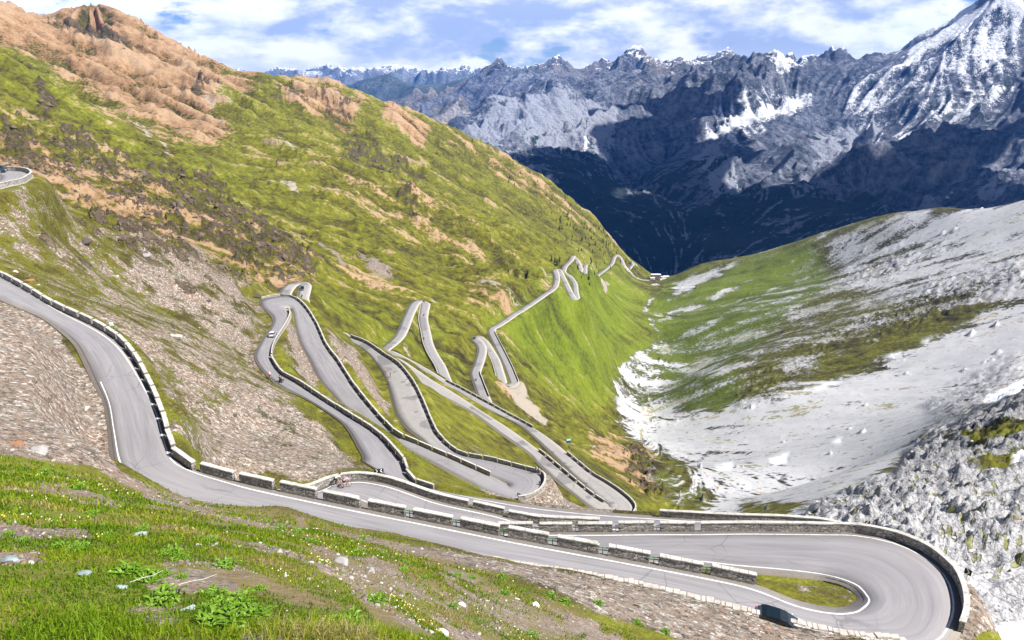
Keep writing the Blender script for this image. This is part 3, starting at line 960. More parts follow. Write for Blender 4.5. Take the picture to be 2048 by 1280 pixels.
# ---- paved things, walls
def asphalt():
    t = NT('weathered_asphalt')
    P = t.pos()
    uv = t.sep(t.attr('ruv', 'Vector'))                   # x along the road (m), y across -1..1, z patched 0..1
    b = t.noise(.12, 5, .6, P)
    f = t.noise(9.0, 4, .7, P)
    cx = t.n('ShaderNodeCombineXYZ')
    t.put(cx.inputs[0], t.m('MULTIPLY', uv[0], .05)); t.put(cx.inputs[1], t.m('MULTIPLY', uv[1], 2.6))
    lanes = t.noise(1.6, 4, .6, cx.outputs[0], 1.2)
    c = t.ramp(t.m('ADD', t.m('MULTIPLY', b, .35), t.m('ADD', t.m('MULTIPLY', f, .15), t.m('MULTIPLY_ADD', lanes, .95, -.22))), [(.22, (.150, .144, .153)), (.48, (.202, .194, .203)), (.78, (.250, .241, .245))])
    c = t.mix(uv[2], c, t.mix(t.noise(.5, 5, .6, P), (.22, .208, .20), (.31, .295, .28)))
    wheel = t.m('MULTIPLY', t.step(t.noise(.9, 4, .55, cx.outputs[0], .6), .55, .75), .35)
    c = t.mix(wheel, c, (.105, .103, .112))
    pt = t.m('MULTIPLY', t.step(t.voro(.16, P, 'F1', 'Distance'), .17, .15), t.step(uv[2], .4, .6))
    c = t.mix(pt, c, (.17, .165, .17))
    ck = t.m('MULTIPLY', t.m('SUBTRACT', 1.0, t.step(t.voro(.22, t.mix(.35, P, t.noise(.8, 5, .6, P, out=1), 'ADD'), 'DISTANCE_TO_EDGE'), .004, .018)), t.step(t.noise(.07, 3, .5, P), .48, .6))
    c = t.mix(t.m('MULTIPLY', ck, .38), c, (.05, .05, .053))
    rp = t.sep(t.voro(.11, P, 'F1', 'Color'))
    c = t.mix(t.m('MULTIPLY', t.m('MULTIPLY', t.step(rp[0], .84, .86), t.step(uv[2], .3, .5)), .5), c, (.10, .098, .102))
    dust = t.m('MULTIPLY', t.step(t.m('ABSOLUTE', uv[1]), .72, 1.0), t.noise(1.2, 5, .7, P))
    c = t.mix(t.m('MULTIPLY', dust, .9), c, (.25, .225, .20))
    return t.col(c, .85, t.bump(f, .02, .5))


def masonry(name, c0, c1, scale=3.2, joint=(.05, .048, .045)):
    t = NT(name)
    P = t.n('ShaderNodeTexCoord').outputs['Object']
    mp = t.n('ShaderNodeMapping')
    t.put(mp.inputs['Vector'], t.mix(.12, P, t.noise(3, 3, .5, P, out=1), 'ADD'))
    mp.inputs['Scale'].default_value = (1, 1, 1.9)
    e = t.voro(scale, mp.outputs[0], 'DISTANCE_TO_EDGE')
    k = t.sep(t.voro(scale, mp.outputs[0], 'F1', 'Color'))
    st = t.ramp(k[0], [(0, tuple(q * .6 for q in c0)), (.5, c0), (1, c1)])
    st = t.mix(t.m('MULTIPLY', t.noise(18, 4, .6, P), .5), st, tuple(q * .7 for q in c0))
    j = t.step(e, .01, .07)
    return t.col(t.mix(j, joint, st), .95, t.bump(t.m('ADD', j, t.m('MULTIPLY', t.noise(22, 4, .6, P), .4)), .06, 1.0))


def speckled(name, c, sp, scale=14.0, amt=.5):
    t = NT(name)
    P = t.pos()
    n = t.m('ADD', t.m('MULTIPLY', t.noise(scale, 5, .7, P), .6), t.m('MULTIPLY', t.noise(scale * .2, 3, .5, P), .4))
    return t.col(t.mix(t.m('MULTIPLY', t.step(n, .44, .66), amt), c, sp), .95, t.bump(n, .05, .6))


M = {}
M['land'] = land_material()
M['asphalt'] = asphalt()
M['paint'] = speckled('road_paint', (.56, .56, .55), (.26, .255, .25), 5, .7)
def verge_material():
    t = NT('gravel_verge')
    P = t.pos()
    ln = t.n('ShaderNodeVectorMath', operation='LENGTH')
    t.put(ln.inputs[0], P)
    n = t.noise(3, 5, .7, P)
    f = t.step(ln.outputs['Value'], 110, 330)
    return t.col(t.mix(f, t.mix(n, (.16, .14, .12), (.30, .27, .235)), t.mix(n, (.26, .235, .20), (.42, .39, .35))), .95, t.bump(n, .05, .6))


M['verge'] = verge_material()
M['wall_stone'] = masonry('dry_stone', (.36, .335, .31), (.58, .55, .50), 2.6)
M['wall_dark'] = masonry('shaded_stone', (.17, .16, .15), (.30, .285, .265), 2.2)
M['cap'] = speckled('limewashed_coping', (.46, .445, .41), (.21, .195, .17), 6, .9)
M['kerb'] = speckled('rough_kerb_stone', (.44, .40, .36), (.24, .21, .185), 4, .8)
M['retain'] = masonry('pale_retaining_stone', (.42, .40, .36), (.62, .60, .56), 2.4, (.2, .19, .17))
# ================================================================ FAR MOUNTAINS
MASS = '''860 250 5200,870 240 5300,900 216 5500,960 200 5800,1010 186 6000,1060 172 6200,1110 160 6400,1150 172 6400,1200 200 6200,1240 215 6200,
900 270 4700,1000 300 4300,1090 335 3900,1000 250 5200,1100 240 5200,1150 220 5600,1180 290 4600,
1250 480 3000,1380 522 2900,1300 545 2850,1450 510 2850,1600 470 2850,1800 430 2900,2048 400 2900,2300 380 2900,1180 420 3200,
1200 330 4200,1300 400 3500,1300 300 4500,1280 200 5500,1300 135 6500,1370 128 6600,1430 130 6500,1290 128 6700,1340 250 5200,1420 230 5200,1500 260 4600,1450 330 4000,1550 380 3500,1650 290 4600,1600 220 5400,
1560 130 6400,1620 105 6700,1680 80 6900,1720 92 6900,1760 76 6700,1800 56 6500,1870 12 6300,1900 -6 6200,1960 -40 6100,2048 -90 6000,2200 -140 6300,2400 -140 6300,
1720 150 6000,1760 205 5600,1700 260 5000,1780 260 4900,1850 130 5600,1900 200 5100,1960 120 5500,2048 60 5600,2048 160 5000,2048 250 4400,1900 300 4000,1750 350 3700,2048 340 3400,2300 200 4400,2300 330 3400,
1500 105 7400,1450 120 7400,1640 120 7000,1240 120 7600,1190 150 7600,
1300 60 12000,1000 150 9000,1600 130 9500,2000 60 9000,1240 190 9000,840 320 6500,760 330 6500,1200 140 12000'''
BACK = '''700 230 9000,745 212 9000,800 192 9200,870 186 9400,930 166 9600,980 132 9800,1010 120 9800,1040 124 10000,1062 122 10600,1120 84 11000,1160 112 11000,1190 122 10800,1208 116 10800,1232 122 10800,1262 118 10900,1290 92 11500,1340 112 11500,1370 94 11500,1410 104 11500,1450 62 11500,1485 92 11500,1520 108 11500,1560 112 11500,1592 88 11500,1640 106 11500,1700 110 11500,1900 110 11500,2200 100 11500,
760 260 7800,860 235 8000,950 215 8000,1050 190 8600,1150 170 9000,1250 160 9200,1400 160 9200,1600 160 9200,1900 200 9200,620 300 7800,700 330 7000,900 330 7000,1200 330 7400,1700 330 7400,2200 300 7400,560 330 9000'''


def ridge_back(s, hmin, k=((1.12, .6), (1.35, .55))):
    P = list(pts3(s))
    for p in list(P):
        if p[2] > hmin:
            r = math.hypot(p[0], p[1])
            for a, m in k:
                P.append(np.array([p[0] * a, p[1] * a, p[2] - r * (a - 1) * m]))
    return P


FARCOVER = '''
snow 1 3: 1790,75 1880,5 1910,-20 1990,-60 2060,-90 2060,-20 2000,40 1960,60 1925,75 1890,110 1880,90 1850,70 1830,75
snow .9 3: 1705,140 1740,110 1800,85 1790,110 1750,140 1725,170 1735,190 1770,200 1785,225 1790,240 1765,235 1735,210 1712,175
snow .8 2: 1955,80 1985,55 1975,90 1950,110
snow .42 16: 1700,90 1850,40 2048,-60 2048,160 1900,200 1740,240 1700,180
snow .4 14: 1400,200 1640,120 1660,140 1500,240
snow .6 6: 1930,40 2048,-20 2048,30 1990,80
snow 1 2: 1715,290 1760,265 1800,225 1840,205 1790,245 1740,285
snow .8 2: 1400,215 1500,185 1570,165 1620,130 1640,105 1600,160 1520,200
snow .8 2: 1510,205 1570,180 1600,175 1540,200
snow .9 2: 1885,370 1900,340 1920,320 1905,345
snow .8 2: 1335,160 1350,145 1345,158
snow .8 2: 1985,270 2000,250 1998,262
snow .9 2: 1900,180 1960,145 1920,180
snow .7 2: 1160,265 1190,240 1195,246 1170,266
snow .8 2: 1518,112 1560,105 1620,110 1560,125
snow .7 2: 1790,215 1840,205 1870,185 1830,212
forest 1 26: 1000,345 1100,270 1180,265 1280,330 1340,340 1440,340 1520,330 1600,330 1700,400 1800,440 1600,480 1450,530 1250,540 1100,420
forest .6 16: 980,290 1050,290 1120,300 1100,360 1000,320
forest .9 14: 1530,340 1640,360 1760,400 1900,430 1600,480 1500,460
forest .6 20: 1280,270 1400,240 1480,260 1420,330 1300,330
forest .5 20: 1600,230 1650,240 1640,290 1580,300
scr 1 8: 1620,250 1700,200 1780,215 1800,240 1740,280 1690,300 1660,320 1600,340 1640,290
scr .8 10: 1180,170 1240,190 1220,250 1190,270 1170,230
scr 1 10: 880,230 1000,190 1110,160 1170,190 1180,250 1080,260 980,290 900,260
scr 1 3: 1000,320 1040,270 1080,240 1060,290 1020,330
scr 1 3: 1040,340 1080,300 1095,250 1085,310 1060,345
scr .9 6: 1390,260 1430,240 1480,270 1490,320 1450,340 1420,300
scr .7 6: 1840,400 1860,360 1890,380 1920,420 1860,430
scr .8 5: 1340,530 1390,500 1430,480 1440,500 1380,530
scr .6 8: 1950,180 2010,160 2030,190 1960,200
scr .8 8: 1950,330 2048,280 2048,320 1980,360
'''
CF = Cover()
CF.paint(FARCOVER)


def mountain_material(name, pale, mid, dark, snowline, forest_c):
    t = NT(name)
    P = t.pos()
    z = t.sep(P)[2]
    m = t.sep(t.attr('m1', 'Vector'))
    st = t.sep(t.attr('st', 'Vector'))
    nz = t.sep(t.n('ShaderNodeNewGeometry').outputs['Normal'])[2]
    a = t.noise(.0035, 10, .62, P)
    b = t.noise(.022, 9, .66, P)
    sg = t.m('ADD', t.m('MULTIPLY', st[0], .06), t.m('MULTIPLY', st[1], .05))
    d2 = t.noise(.11, 6, .7, P)
    v = t.m('ADD', t.m('ADD', t.m('MULTIPLY_ADD', a, 1.1, -.55), t.m('ADD', t.m('MULTIPLY_ADD', b, 1.5, -.75), t.m('MULTIPLY_ADD', d2, .7, .15))), sg)
    c = t.ramp(v, [(.22, dark), (.48, mid), (.78, pale)])
    c = t.mix(t.step(t.m('ADD', m[2], t.m('MULTIPLY', t.m('SUBTRACT', v, .5), 1.2)), .35, .65), c, t.mix(b, tuple(q * 1.0 for q in pale), tuple(q * 1.6 for q in pale)))
    fz = t.step(t.m('ADD', t.m('MULTIPLY', m[1], .86), t.m('ADD', t.m('MULTIPLY', t.m('SUBTRACT', v, .5), -1.0), t.m('MULTIPLY', sg, -1.6))), .36, .62)
    c = t.mix(fz, c, t.mix(b, forest_c, tuple(q * 1.9 for q in forest_c)))
    s0 = t.step(t.m('ADD', t.m('ADD', m[0], t.m('MULTIPLY', t.m('ADD', t.m('MULTIPLY', st[1], .10), t.m('MULTIPLY_ADD', d2, 1.4, -.7)), t.m('MINIMUM', 1.0, t.m('MULTIPLY', m[0], 4.0)))), t.m('MULTIPLY', t.m('SUBTRACT', t.m('ADD', t.m('MULTIPLY', a, .5), t.m('MULTIPLY', b, .5)), .5), 2.0)), .42, .56)
    zz = t.m('ADD', t.m('DIVIDE', t.m('SUBTRACT', z, snowline), 500.0), t.m('ADD', t.m('MULTIPLY', t.m('SUBTRACT', b, .5), 2.6), t.m('MULTIPLY', t.m('SUBTRACT', nz, .62), 2.2)))
    s1 = t.step(zz, .55, .75)
    c = t.mix(t.m('MAXIMUM', s0, s1), c, (.88, .90, .93))
    nb = t.bump(t.m('ADD', t.m('MULTIPLY', b, 80.0), t.m('MULTIPLY', a, 60.0)), 1.0, 1.0)
    return t.col(c, .95, nb)


M['massif'] = mountain_material('massif_rock', (.25, .265, .31), (.115, .13, .17), (.042, .054, .085), 1250, (.020, .032, .030))
M['back'] = mountain_material('back_range_rock', (.27, .25, .235), (.16, .15, .14), (.07, .075, .078), 560, (.02, .035, .02))


def far_land(name, P, az0, az1, na, r0, r1, nr, amp, scale, mat, seed, amp2=0):
    g = Grid(math.radians(az0), math.radians(az1), na, r0, r1, nr)
    t = TPS(P, 1e-5)
    c = Grid(g.az[0], g.az[-1], na // 4, r0, r1, nr // 4)
    z = resize(t(c.AZ, c.LR), (nr, na)) * g.R
    zs = blur(z, 4)
    sa = g.lic(blur(RNG.standard_normal((nr, na)), 1), zs, 14)
    sb = g.lic(resize(RNG.standard_normal((nr // 4, na // 4)), (nr, na)), zs, 26)
    wx, wy = fbm(g.X / scale * 1.3, g.Y / scale * 1.3, seed, 4) * .5, fbm(g.X / scale * 1.3, g.Y / scale * 1.3, seed + 5, 4) * .5
    rd = ridged(g.X / scale + wx, g.Y / scale + wy, seed + 9, 8, .5)
    rd2 = ridged(g.X / scale * 3.4 + wx * 2, g.Y / scale * 3.4 + wy * 2, seed + 19, 6, .55)
    px, py, _ = to_px(np.stack([g.X, g.Y, z], -1))
    fm = np.clip(CF.get('forest', px, py), 0, 1)
    z = z + ((rd - .59) * amp + (rd2 - .58) * amp2) * (1 - .5 * fm) * np.clip(sstep(2600, 3600, g.R) + .25, 0, 1) + sb * .0014 * g.R * (1 - .7 * fm)
    g.Z = z
    ww = fbm(g.X / 300, g.Y / 300, seed + 3, 5)
    mk = [np.clip(CF.get(k, px + ww * s + sb * s * .15, py + ww * s), 0, 1) for k, s in (('snow', 10), ('forest', 26), ('scr', 18))]
    V = lambda *q: np.stack([x.ravel() for x in q], -1)
    o = g.mesh(name, {'m1': V(*mk), 'st': V(sa, sb, sa * 0)}, mat)
    tag(o, kind='structure')
    return g


MG = far_land('mountain', ridge_back(MASS, 400), -9, 52, 900, 2620, 11000, 560, 330, 2300, M['massif'], 300, 130)
BG = far_land('mountain_range', ridge_back(BACK, 500), -24, 52, 800, 6500, 15000, 260, 380, 2400, M['back'], 500, 150)
FARR = '''400 150 17160,470 146 17160,500 148 17160,530 139 17160,560 150 17160,600 148 17490,640 150 17820,680 152 17820,740 150 17820,775 158 17820,800 153 17820,860 157 17820,900 160 17820,940 160 17820,1100 160 17820,1400 160 17820,300 150 17820,100 150 17820,
500 190 13200,700 200 12540,900 205 12540,1100 210 12540,300 190 13200,100 190 13200,500 260 10230,800 280 10230,1200 280 10230,100 260 10230'''
FAR2 = '''600 215 9900,660 195 10230,720 185 10560,740 160 11220,790 152 11220,812 158 11220,840 168 11220,870 176 11220,890 166 11220,930 158 11550,1000 160 11880,1200 170 11880,560 190 10560,500 175 11220,440 170 11220,300 180 11220,100 180 11220,
600 270 8250,750 290 8250,900 300 8250,1100 300 8250,300 270 8250,100 270 8250'''
M['far'] = mountain_material('far_range_rock', (.24, .26, .28), (.15, .17, .19), (.09, .10, .12), 560, (.03, .05, .04))
M['far2'] = mountain_material('wooded_far_range', (.14, .16, .15), (.07, .09, .08), (.04, .055, .05), 1500, (.03, .05, .04))
CF.m = {k: v * 0 for k, v in CF.m.items()}
far_land('far_mountain_range', ridge_back(FARR, 300, ((1.08, .4), (1.3, .4))), -38, 25, 560, 9600, 22500, 130, 470, 2800, M['far'], 700)
far_land('far_hills', ridge_back(FAR2, 200, ((1.08, .4), (1.3, .4))), -38, 25, 420, 8000, 16000, 90, 180, 2000, M['far2'], 800)
# ================================================================ land mesh and roads
V3 = lambda *q: np.stack([x.ravel() for x in q], -1)
ground = G.mesh('ground', {'m1': V3(MK['brown'], MK['scree'], MK['lime']), 'm2': V3(MK['rock'], MK['lush'], MK['fore']), 'm3': V3(MK['snow'], MK['lrock'], MK['pale']),
                           'st': V3(S1, S2, far)}, M['land'])
tag(ground, kind='structure')


def ribbon(name, Rd, lo, hi, wa, wb, dz, mat, thick=0.0, patch=None):
    """a strip over samples lo..hi; wa, wb: offsets (m) of its two edges from the A edge and the B edge, or callables"""
    A, B = Rd.A[lo:hi], Rd.B[lo:hi]
    u = B - A
    u = u / np.linalg.norm(u, axis=1)[:, None]
    a, b = A + u * wa[0] if wa[1] == 'A' else B + u * wa[0], A + u * wb[0] if wb[1] == 'A' else B + u * wb[0]
    a, b = a + [0, 0, dz], b + [0, 0, dz]
    n = len(a)
    return a, b


def strip_obj(name, parts, mat, thick=0.0, nacross=1, cols=None):
    VV, FF, UV, off = [], [], [], 0
    for a, b, s, p in parts:
        n = len(a)
        m = nacross + 1
        ts = np.linspace(0, 1, m)
        g = a[:, None] * (1 - ts)[None, :, None] + b[:, None] * ts[None, :, None]
        uv = np.stack([np.repeat(s[:, None], m, 1), np.repeat((ts * 2 - 1)[None], n, 0), np.repeat(p[:, None], m, 1)], -1)
        if thick:
            lo_a, lo_b = a - [0, 0, thick], b - [0, 0, thick]
            g = np.concatenate([lo_a[:, None], g, lo_b[:, None]], 1)
            uv = np.concatenate([uv[:, :1], uv, uv[:, -1:]], 1)
            m += 2
        q = (np.arange(n - 1)[:, None] * m + np.arange(m - 1)[None]).ravel() + off
        FF.append(np.stack([q, q + m, q + m + 1, q + 1], -1))
        VV.append(g.reshape(-1, 3))
        UV.append(uv.reshape(-1, 3))
        off += n * m
    return raw_mesh(name, np.concatenate(VV), np.concatenate(FF), mat, {'ruv': np.concatenate(UV)})


def patched(Rd):
    """the lower hairpins have a paler, patched surface"""
    if Rd is not R1:
        return np.full(len(Rd.s), .25)
    k0 = R1.tpar(86), R1.tpar(92), R1.tpar(100), R1.tpar(104)
    u, v, d = to_px(Rd.C)
    p = np.zeros(len(Rd.s))
    s = Rd.s
    i1 = [i for i, e in enumerate(ROAD_MAIN) if e[1:3] == (862, 893)][0]
    i2 = [i for i, e in enumerate(ROAD_MAIN) if e[1:3] == (885, 766)][0]
    p = sstep(R1.tpar(i1) - 6, R1.tpar(i1) + 6, s) * .95
    p = np.where(s > R1.tpar(i2), .95 - .5 * sstep(R1.tpar(i2), R1.tpar(i2) + 30, s), p)
    return p


parts, verge, lines = [], [], []
for Rd in ROADS:
    n = len(Rd.s)
    pt = patched(Rd)
    a, b = ribbon('', Rd, 0, n, (0, 'A'), (0, 'B'), 0.0, None)
    parts.append((a, b, Rd.s, pt))
    k = .45 + .0011 * np.linalg.norm(Rd.C, axis=1)[:, None]
    u = (Rd.B - Rd.A) / np.linalg.norm(Rd.B - Rd.A, axis=1)[:, None]
    verge.append((Rd.A - u * k + [0, 0, -.09], Rd.B + u * k + [0, 0, -.09], Rd.s, pt))
    w = .10 + .00018 * np.linalg.norm(Rd.C, axis=1)[:, None]
    lw = R1.s[-1] if Rd is R1 else 0
    if Rd is R1:
        hi = np.searchsorted(Rd.s, Rd.tpar([i for i, e in enumerate(ROAD_MAIN) if e[1:3] == (746, 933)][0]) + 3)
        e0, e1 = .32, .32 + .16
        lines.append((Rd.A[:hi] + u[:hi] * e0 + [0, 0, .006], Rd.A[:hi] + u[:hi] * e1 + [0, 0, .006], Rd.s[:hi], pt[:hi]))
        tp = lambda x, y: Rd.tpar([i for i, e in enumerate(ROAD_MAIN) if e[3:5] == (x, y)][0])
        for s0, s1 in ((tp(194, 764), tp(258, 962)), (tp(1914, 1240) - 4, Rd.s[hi])):
            q = slice(*np.searchsorted(Rd.s, [s0, s1]))
            lines.append((Rd.B[q] - u[q] * e1 + [0, 0, .006], Rd.B[q] - u[q] * e0 + [0, 0, .006], Rd.s[q], pt[q]))
tag(strip_obj('road', parts, M['asphalt'], .35, 4), kind='structure')
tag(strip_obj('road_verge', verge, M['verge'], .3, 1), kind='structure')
tag(strip_obj('road_markings', lines, M['paint'], 0, 1), kind='structure')
# ================================================================ helpers for standing things on the land
ORD = ['first', 'second', 'third', 'fourth', 'fifth', 'sixth', 'seventh', 'eighth', 'ninth', 'tenth', 'eleventh', 'twelfth', 'thirteenth', 'fourteenth', 'fifteenth', 'sixteenth', 'seventeenth', 'eighteenth', 'nineteenth']
TENS = {2: 'twent', 3: 'thirt', 4: 'fort', 5: 'fift', 6: 'sixt', 7: 'sevent'}


def ordinal(k):
    if k <= 19:
        return ORD[k - 1]
    t, u = divmod(k, 10)
    return TENS[t] + ('ieth' if u == 0 else 'y-' + ORD[u - 1])


def ground_at(px, py, r0=4.0, r1=3000.0):
    """where the line of sight through a point of the photo first meets the land"""
    d = ray(px, py)
    h = math.hypot(d[0], d[1])
    rr = np.exp(np.linspace(math.log(r0), math.log(r1), 1600))
    P = d[None] / h * rr[:, None]
    z = G.height(P[:, 0], P[:, 1])
    below = np.nonzero(P[:, 2] < z)[0]
    k = below[0] if len(below) else len(rr) - 1
    q = P[k]
    return Vector((q[0], q[1], float(G.height(q[0], q[1]))))


def ent(px, py, Rd_ents=ROAD_MAIN):
    for i, e in enumerate(Rd_ents):
        if (e[1], e[2]) == (px, py) or (e[0] == 'AB' and (e[3], e[4]) == (px, py)):
            return i
    raise ValueError((px, py))


def s_near(side, px, py, i0, i1, Rd=R1):
    """arc length where one road edge passes a point of the photo, between two entries"""
    E = Rd.A if side == 'A' else Rd.B
    m = (Rd.t >= i0 - .01) & (Rd.t <= i1 + .01)
    u, v, d = to_px(E)
    q = np.where(m, (u - px) ** 2 + (v - py) ** 2, 1e12)
    return Rd.s[int(np.argmin(q))]


class Edge:
    """one road edge as a path of its own length"""
    def __init__(self, side, s0, s1, out=.3, Rd=R1):
        lo, hi = np.searchsorted(Rd.s, [s0, s1])
        lo, hi = max(lo - 1, 0), min(hi + 2, len(Rd.s))
        A, B = Rd.A[lo:hi], Rd.B[lo:hi]
        u = (B - A) / np.linalg.norm(B - A, axis=1)[:, None]
        E = A - u * out if side == 'A' else B + u * out
        self.E, self.o = E, (-u if side == 'A' else u)
        self.s = np.r_[0, np.cumsum(np.linalg.norm(np.diff(E, axis=0), axis=1))]
        self.L = self.s[-1]

    def at(self, s):
        p = np.array([np.interp(s, self.s, self.E[:, k]) for k in range(3)])
        a = np.array([np.interp(min(s + .6, self.L), self.s, self.E[:, k]) for k in range(3)])
        b = np.array([np.interp(max(s - .6, 0), self.s, self.E[:, k]) for k in range(3)])
        t = a - b
        o = np.array([np.interp(s, self.s, self.o[:, k]) for k in range(3)])
        return p, t / np.linalg.norm(t), o


# ---------------------------------------------------------------- parapet blocks and walls
def block_meshes(L, h, th, seed, detail):
    rr = random.Random(seed)
    b = MB()
    if detail:
        n = max(3, int(L / .42))
        # rough masonry: a box cut in columns, each pushed in or out a little
        v, f = [], []
        rows = 4
        for side in (-1, 1):
            for r in range(rows):
                for c in range(n + 1):
                    j = 0 if r in (0, rows - 1) else 1
                    v.append((-L / 2 + L * c / n + (rr.uniform(-.03, .03) if 0 < c < n else 0), side * (th / 2 + rr.uniform(-.025, .025)), (h - .11) * r / (rows - 1) - (.35 if r == 0 else 0)))
        q = rows * (n + 1)
        for r in range(rows - 1):
            for c in range(n):
                a = r * (n + 1) + c
                f.append((a, a + 1, a + n + 2, a + n + 1))
                f.append((q + a + n + 1, q + a + n + 2, q + a + 1, q + a))
        for r in range(rows - 1):
            a = r * (n + 1)
            f.append((a, a + n + 1, q + a + n + 1, q + a))
            a = r * (n + 1) + n
            f.append((a + n + 1, a, q + a, q + a + n + 1))
        a = (rows - 1) * (n + 1)
        for c in range(n):
            f.append((a + c, a + c + 1, q + a + c + 1, q + a + c))
        b.add(v, f)
        cap = MB()
        x = -L / 2 - .03
        while x < L / 2 - .2:
            w = min(rr.uniform(.5, .95), L / 2 + .03 - x)
            cap.box((x + w / 2, rr.uniform(-.012, .012), h - .055 + rr.uniform(-.012, .012)), (w - .012, th + .09 + rr.uniform(-.02, .02), .125), rr.uniform(-.01, .01))
            x += w
    else:
        b.box((0, 0, (h - .12) / 2 - .25), (L, th, h - .12 + .5))
        cap = MB()
        cap.box((0, 0, h - .06), (L + .06, th + .08, .13))
    return b.build('masonry', M['wall_stone'], link=False), cap.build('coping', M['cap'], link=False, bevel=.02 if detail else 0)


N_BLOCK = [0]


def blocks(edge, s0, s1, L, gap, where, group, detail=True, h=.95, th=.38, rails=None):
    """stone parapet blocks in a row along a road edge; every block is a thing"""
    if not detail:
        h, th = 1.05, .30
    kinds = [block_meshes(L, h, th, 10 + k, detail) for k in range(5 if detail else 2)]
    n = max(1, int(round((s1 - s0 + gap) / (L + gap))))
    pitch = (s1 - s0 + gap) / n
    sc = (pitch - gap) / L
    last = None
    for k in range(n):
        s = s0 + pitch * k + (pitch - gap) / 2
        p, t, o = edge.at(s)
        rz = math.atan2(t[1], t[0])
        e = empty('parapet_block', p + o * (th / 2), rot=(0, -math.asin(max(-.3, min(.3, t[2]))), rz))
        e.scale = (sc * (1 + .02 * math.sin(N_BLOCK[0] * 2.3)), 1, 1 + .05 * math.sin(N_BLOCK[0] * 5.1))
        e.rotation_euler.x = .025 * math.sin(N_BLOCK[0] * 3.7)
        km = kinds[(k * 7 + N_BLOCK[0]) % len(kinds)]
        for nm, me in (('masonry', km[0]), ('coping', km[1])):
            q = bpy.data.objects.new(nm, me)
            COL.objects.link(q)
            q.parent = e
        N_BLOCK[0] += 1
        tag(e, '%s parapet block %s' % (ordinal(k + 1), where), 'parapet block', group)
        if rails and k and rails[0] <= k <= rails[1]:
            pr, tr, orr = edge.at(s0 + pitch * k - gap / 2)
            g = empty('gap_rail', pr + orr * (th / 2), rot=(0, 0, math.atan2(tr[1], tr[0])))
            for z in (.32, .56):
                mb = MB()
                mb.box((0, 0, z), (gap + .10, .05, .11))
                mb.build('rail', M[rails[2]], g, bevel=.012)
            mb = MB()
            mb.box((0, .06, .2), (.07, .07, .9))
            mb.build('post', M[rails[2]], g)
            tag(g, '%s rail before the %s block %s' % (rails[3], ordinal(k + 1), where.replace(', behind the nearest road', '')), 'guard rail', 'rails between the parapet blocks')


def wall(edge, s0, s1, label, h=.95, th=.38, name='parapet_wall', detail=True, cat='parapet wall', step=None):
    """one continuous parapet along a road edge: masonry below, coping stones above"""
    if not detail:
        h, th = h + .08, .30
    n = max(3, int((s1 - s0) / (step or (1.0 if detail else 3.0))))
    ss = np.linspace(s0, s1, n)
    fr = [edge.at(s) for s in ss]
    rr = random.Random(int(s0 * 7 + s1))

    def sweep(y0, y1, z0, z1, wob):
        v, f = [], []
        for p, t, o in fr:
            d = [rr.uniform(-wob, wob) for _ in range(4)]
            for (y, z), w in zip(((y0, z0), (y0, z1), (y1, z1), (y1, z0)), d):
                v.append(tuple(p + o * (y + w) + np.array([0, 0, z + (w * .6 if z > .1 else 0)])))
        for i in range(n - 1):
            for k in range(4):
                a, b = i * 4 + k, i * 4 + (k + 1) % 4
                f.append((a, b, b + 4, a + 4))
        f += [(3, 2, 1, 0), tuple((n - 1) * 4 + k for k in range(4))]
        return v, f
    c = fr[n // 2][0]
    e = empty(name, c)
    for nm, (y0, y1, z0, z1), m, wob in (('masonry', (0, th, -.4, h - .11), 'wall_stone', .012), ('coping', (-.05, th + .05, h - .108, h + .01), 'cap', .015)):
        v, f = sweep(y0, y1, z0, z1, wob if detail else 0)
        mb = MB()
        mb.add([(x - c[0], y - c[1], z - c[2]) for x, y, z in v], f)
        mb.build(nm, M[m], e)
    return tag(e, label, cat)


def retaining(edge, s0, s1, depth, label, out=.12, batter=.18, mat='retain'):
    n = max(4, int((s1 - s0) / .8))
    rr = random.Random(int(s0 * 3))
    v, f = [], []
    c = edge.at((s0 + s1) / 2)[0]
    for s in np.linspace(s0, s1, n):
        p, t, o = edge.at(s)
        for k in range(6):
            z = -depth * k / 5
            q = p + o * (out + batter * -z + rr.uniform(-.05, .05)) + np.array([0, 0, z - .02]) - c
            v.append(tuple(q))
        v.append(tuple(p + o * -.5 + np.array([0, 0, -depth]) - c))
        v.append(tuple(p + o * -.5 + np.array([0, 0, -.02]) - c))
    for i in range(n - 1):
        for k in range(8):
            a, b = i * 8 + k, i * 8 + (k + 1) % 8
            f.append((a, b, b + 8, a + 8))
    f += [tuple(range(8)), tuple((n - 1) * 8 + k for k in range(8))]
    mb = MB()
    mb.add(v, f)
    o = mb.build('retaining_wall', M[mat])
    o.location = c
    return tag(o, label, 'retaining wall')


M['rail_green'] = plain('green_rail_paint', (.10, .22, .12), .5)
M['rail_grey'] = plain('grey_rail_paint', (.42, .47, .52), .5)

# the nearest road: blocks on the valley side from the left edge of the photo to the grassy island
eA = Edge('A', 0, R1.tpar(ent(1593, 1206)), .28)
def es(edge, px, py):
    u, v, d = to_px(edge.E)
    return edge.s[int(np.argmin((u - px) ** 2 + (v - py) ** 2))]
sa, sb, sc_ = es(eA, 0, 553), es(eA, 342, 902), es(eA, 1503, 1170)
blocks(eA, sa - 9, sb, 3.2, .55, "from the left on the upper bend of the nearest road", 'parapet blocks down the upper bend of the nearest road')
blocks(eA, sb + .5, sc_, 3.55, .78, "after the left bend on the nearest road", 'parapet blocks along the nearest road', rails=(6, 40, 'rail_green', 'green'))
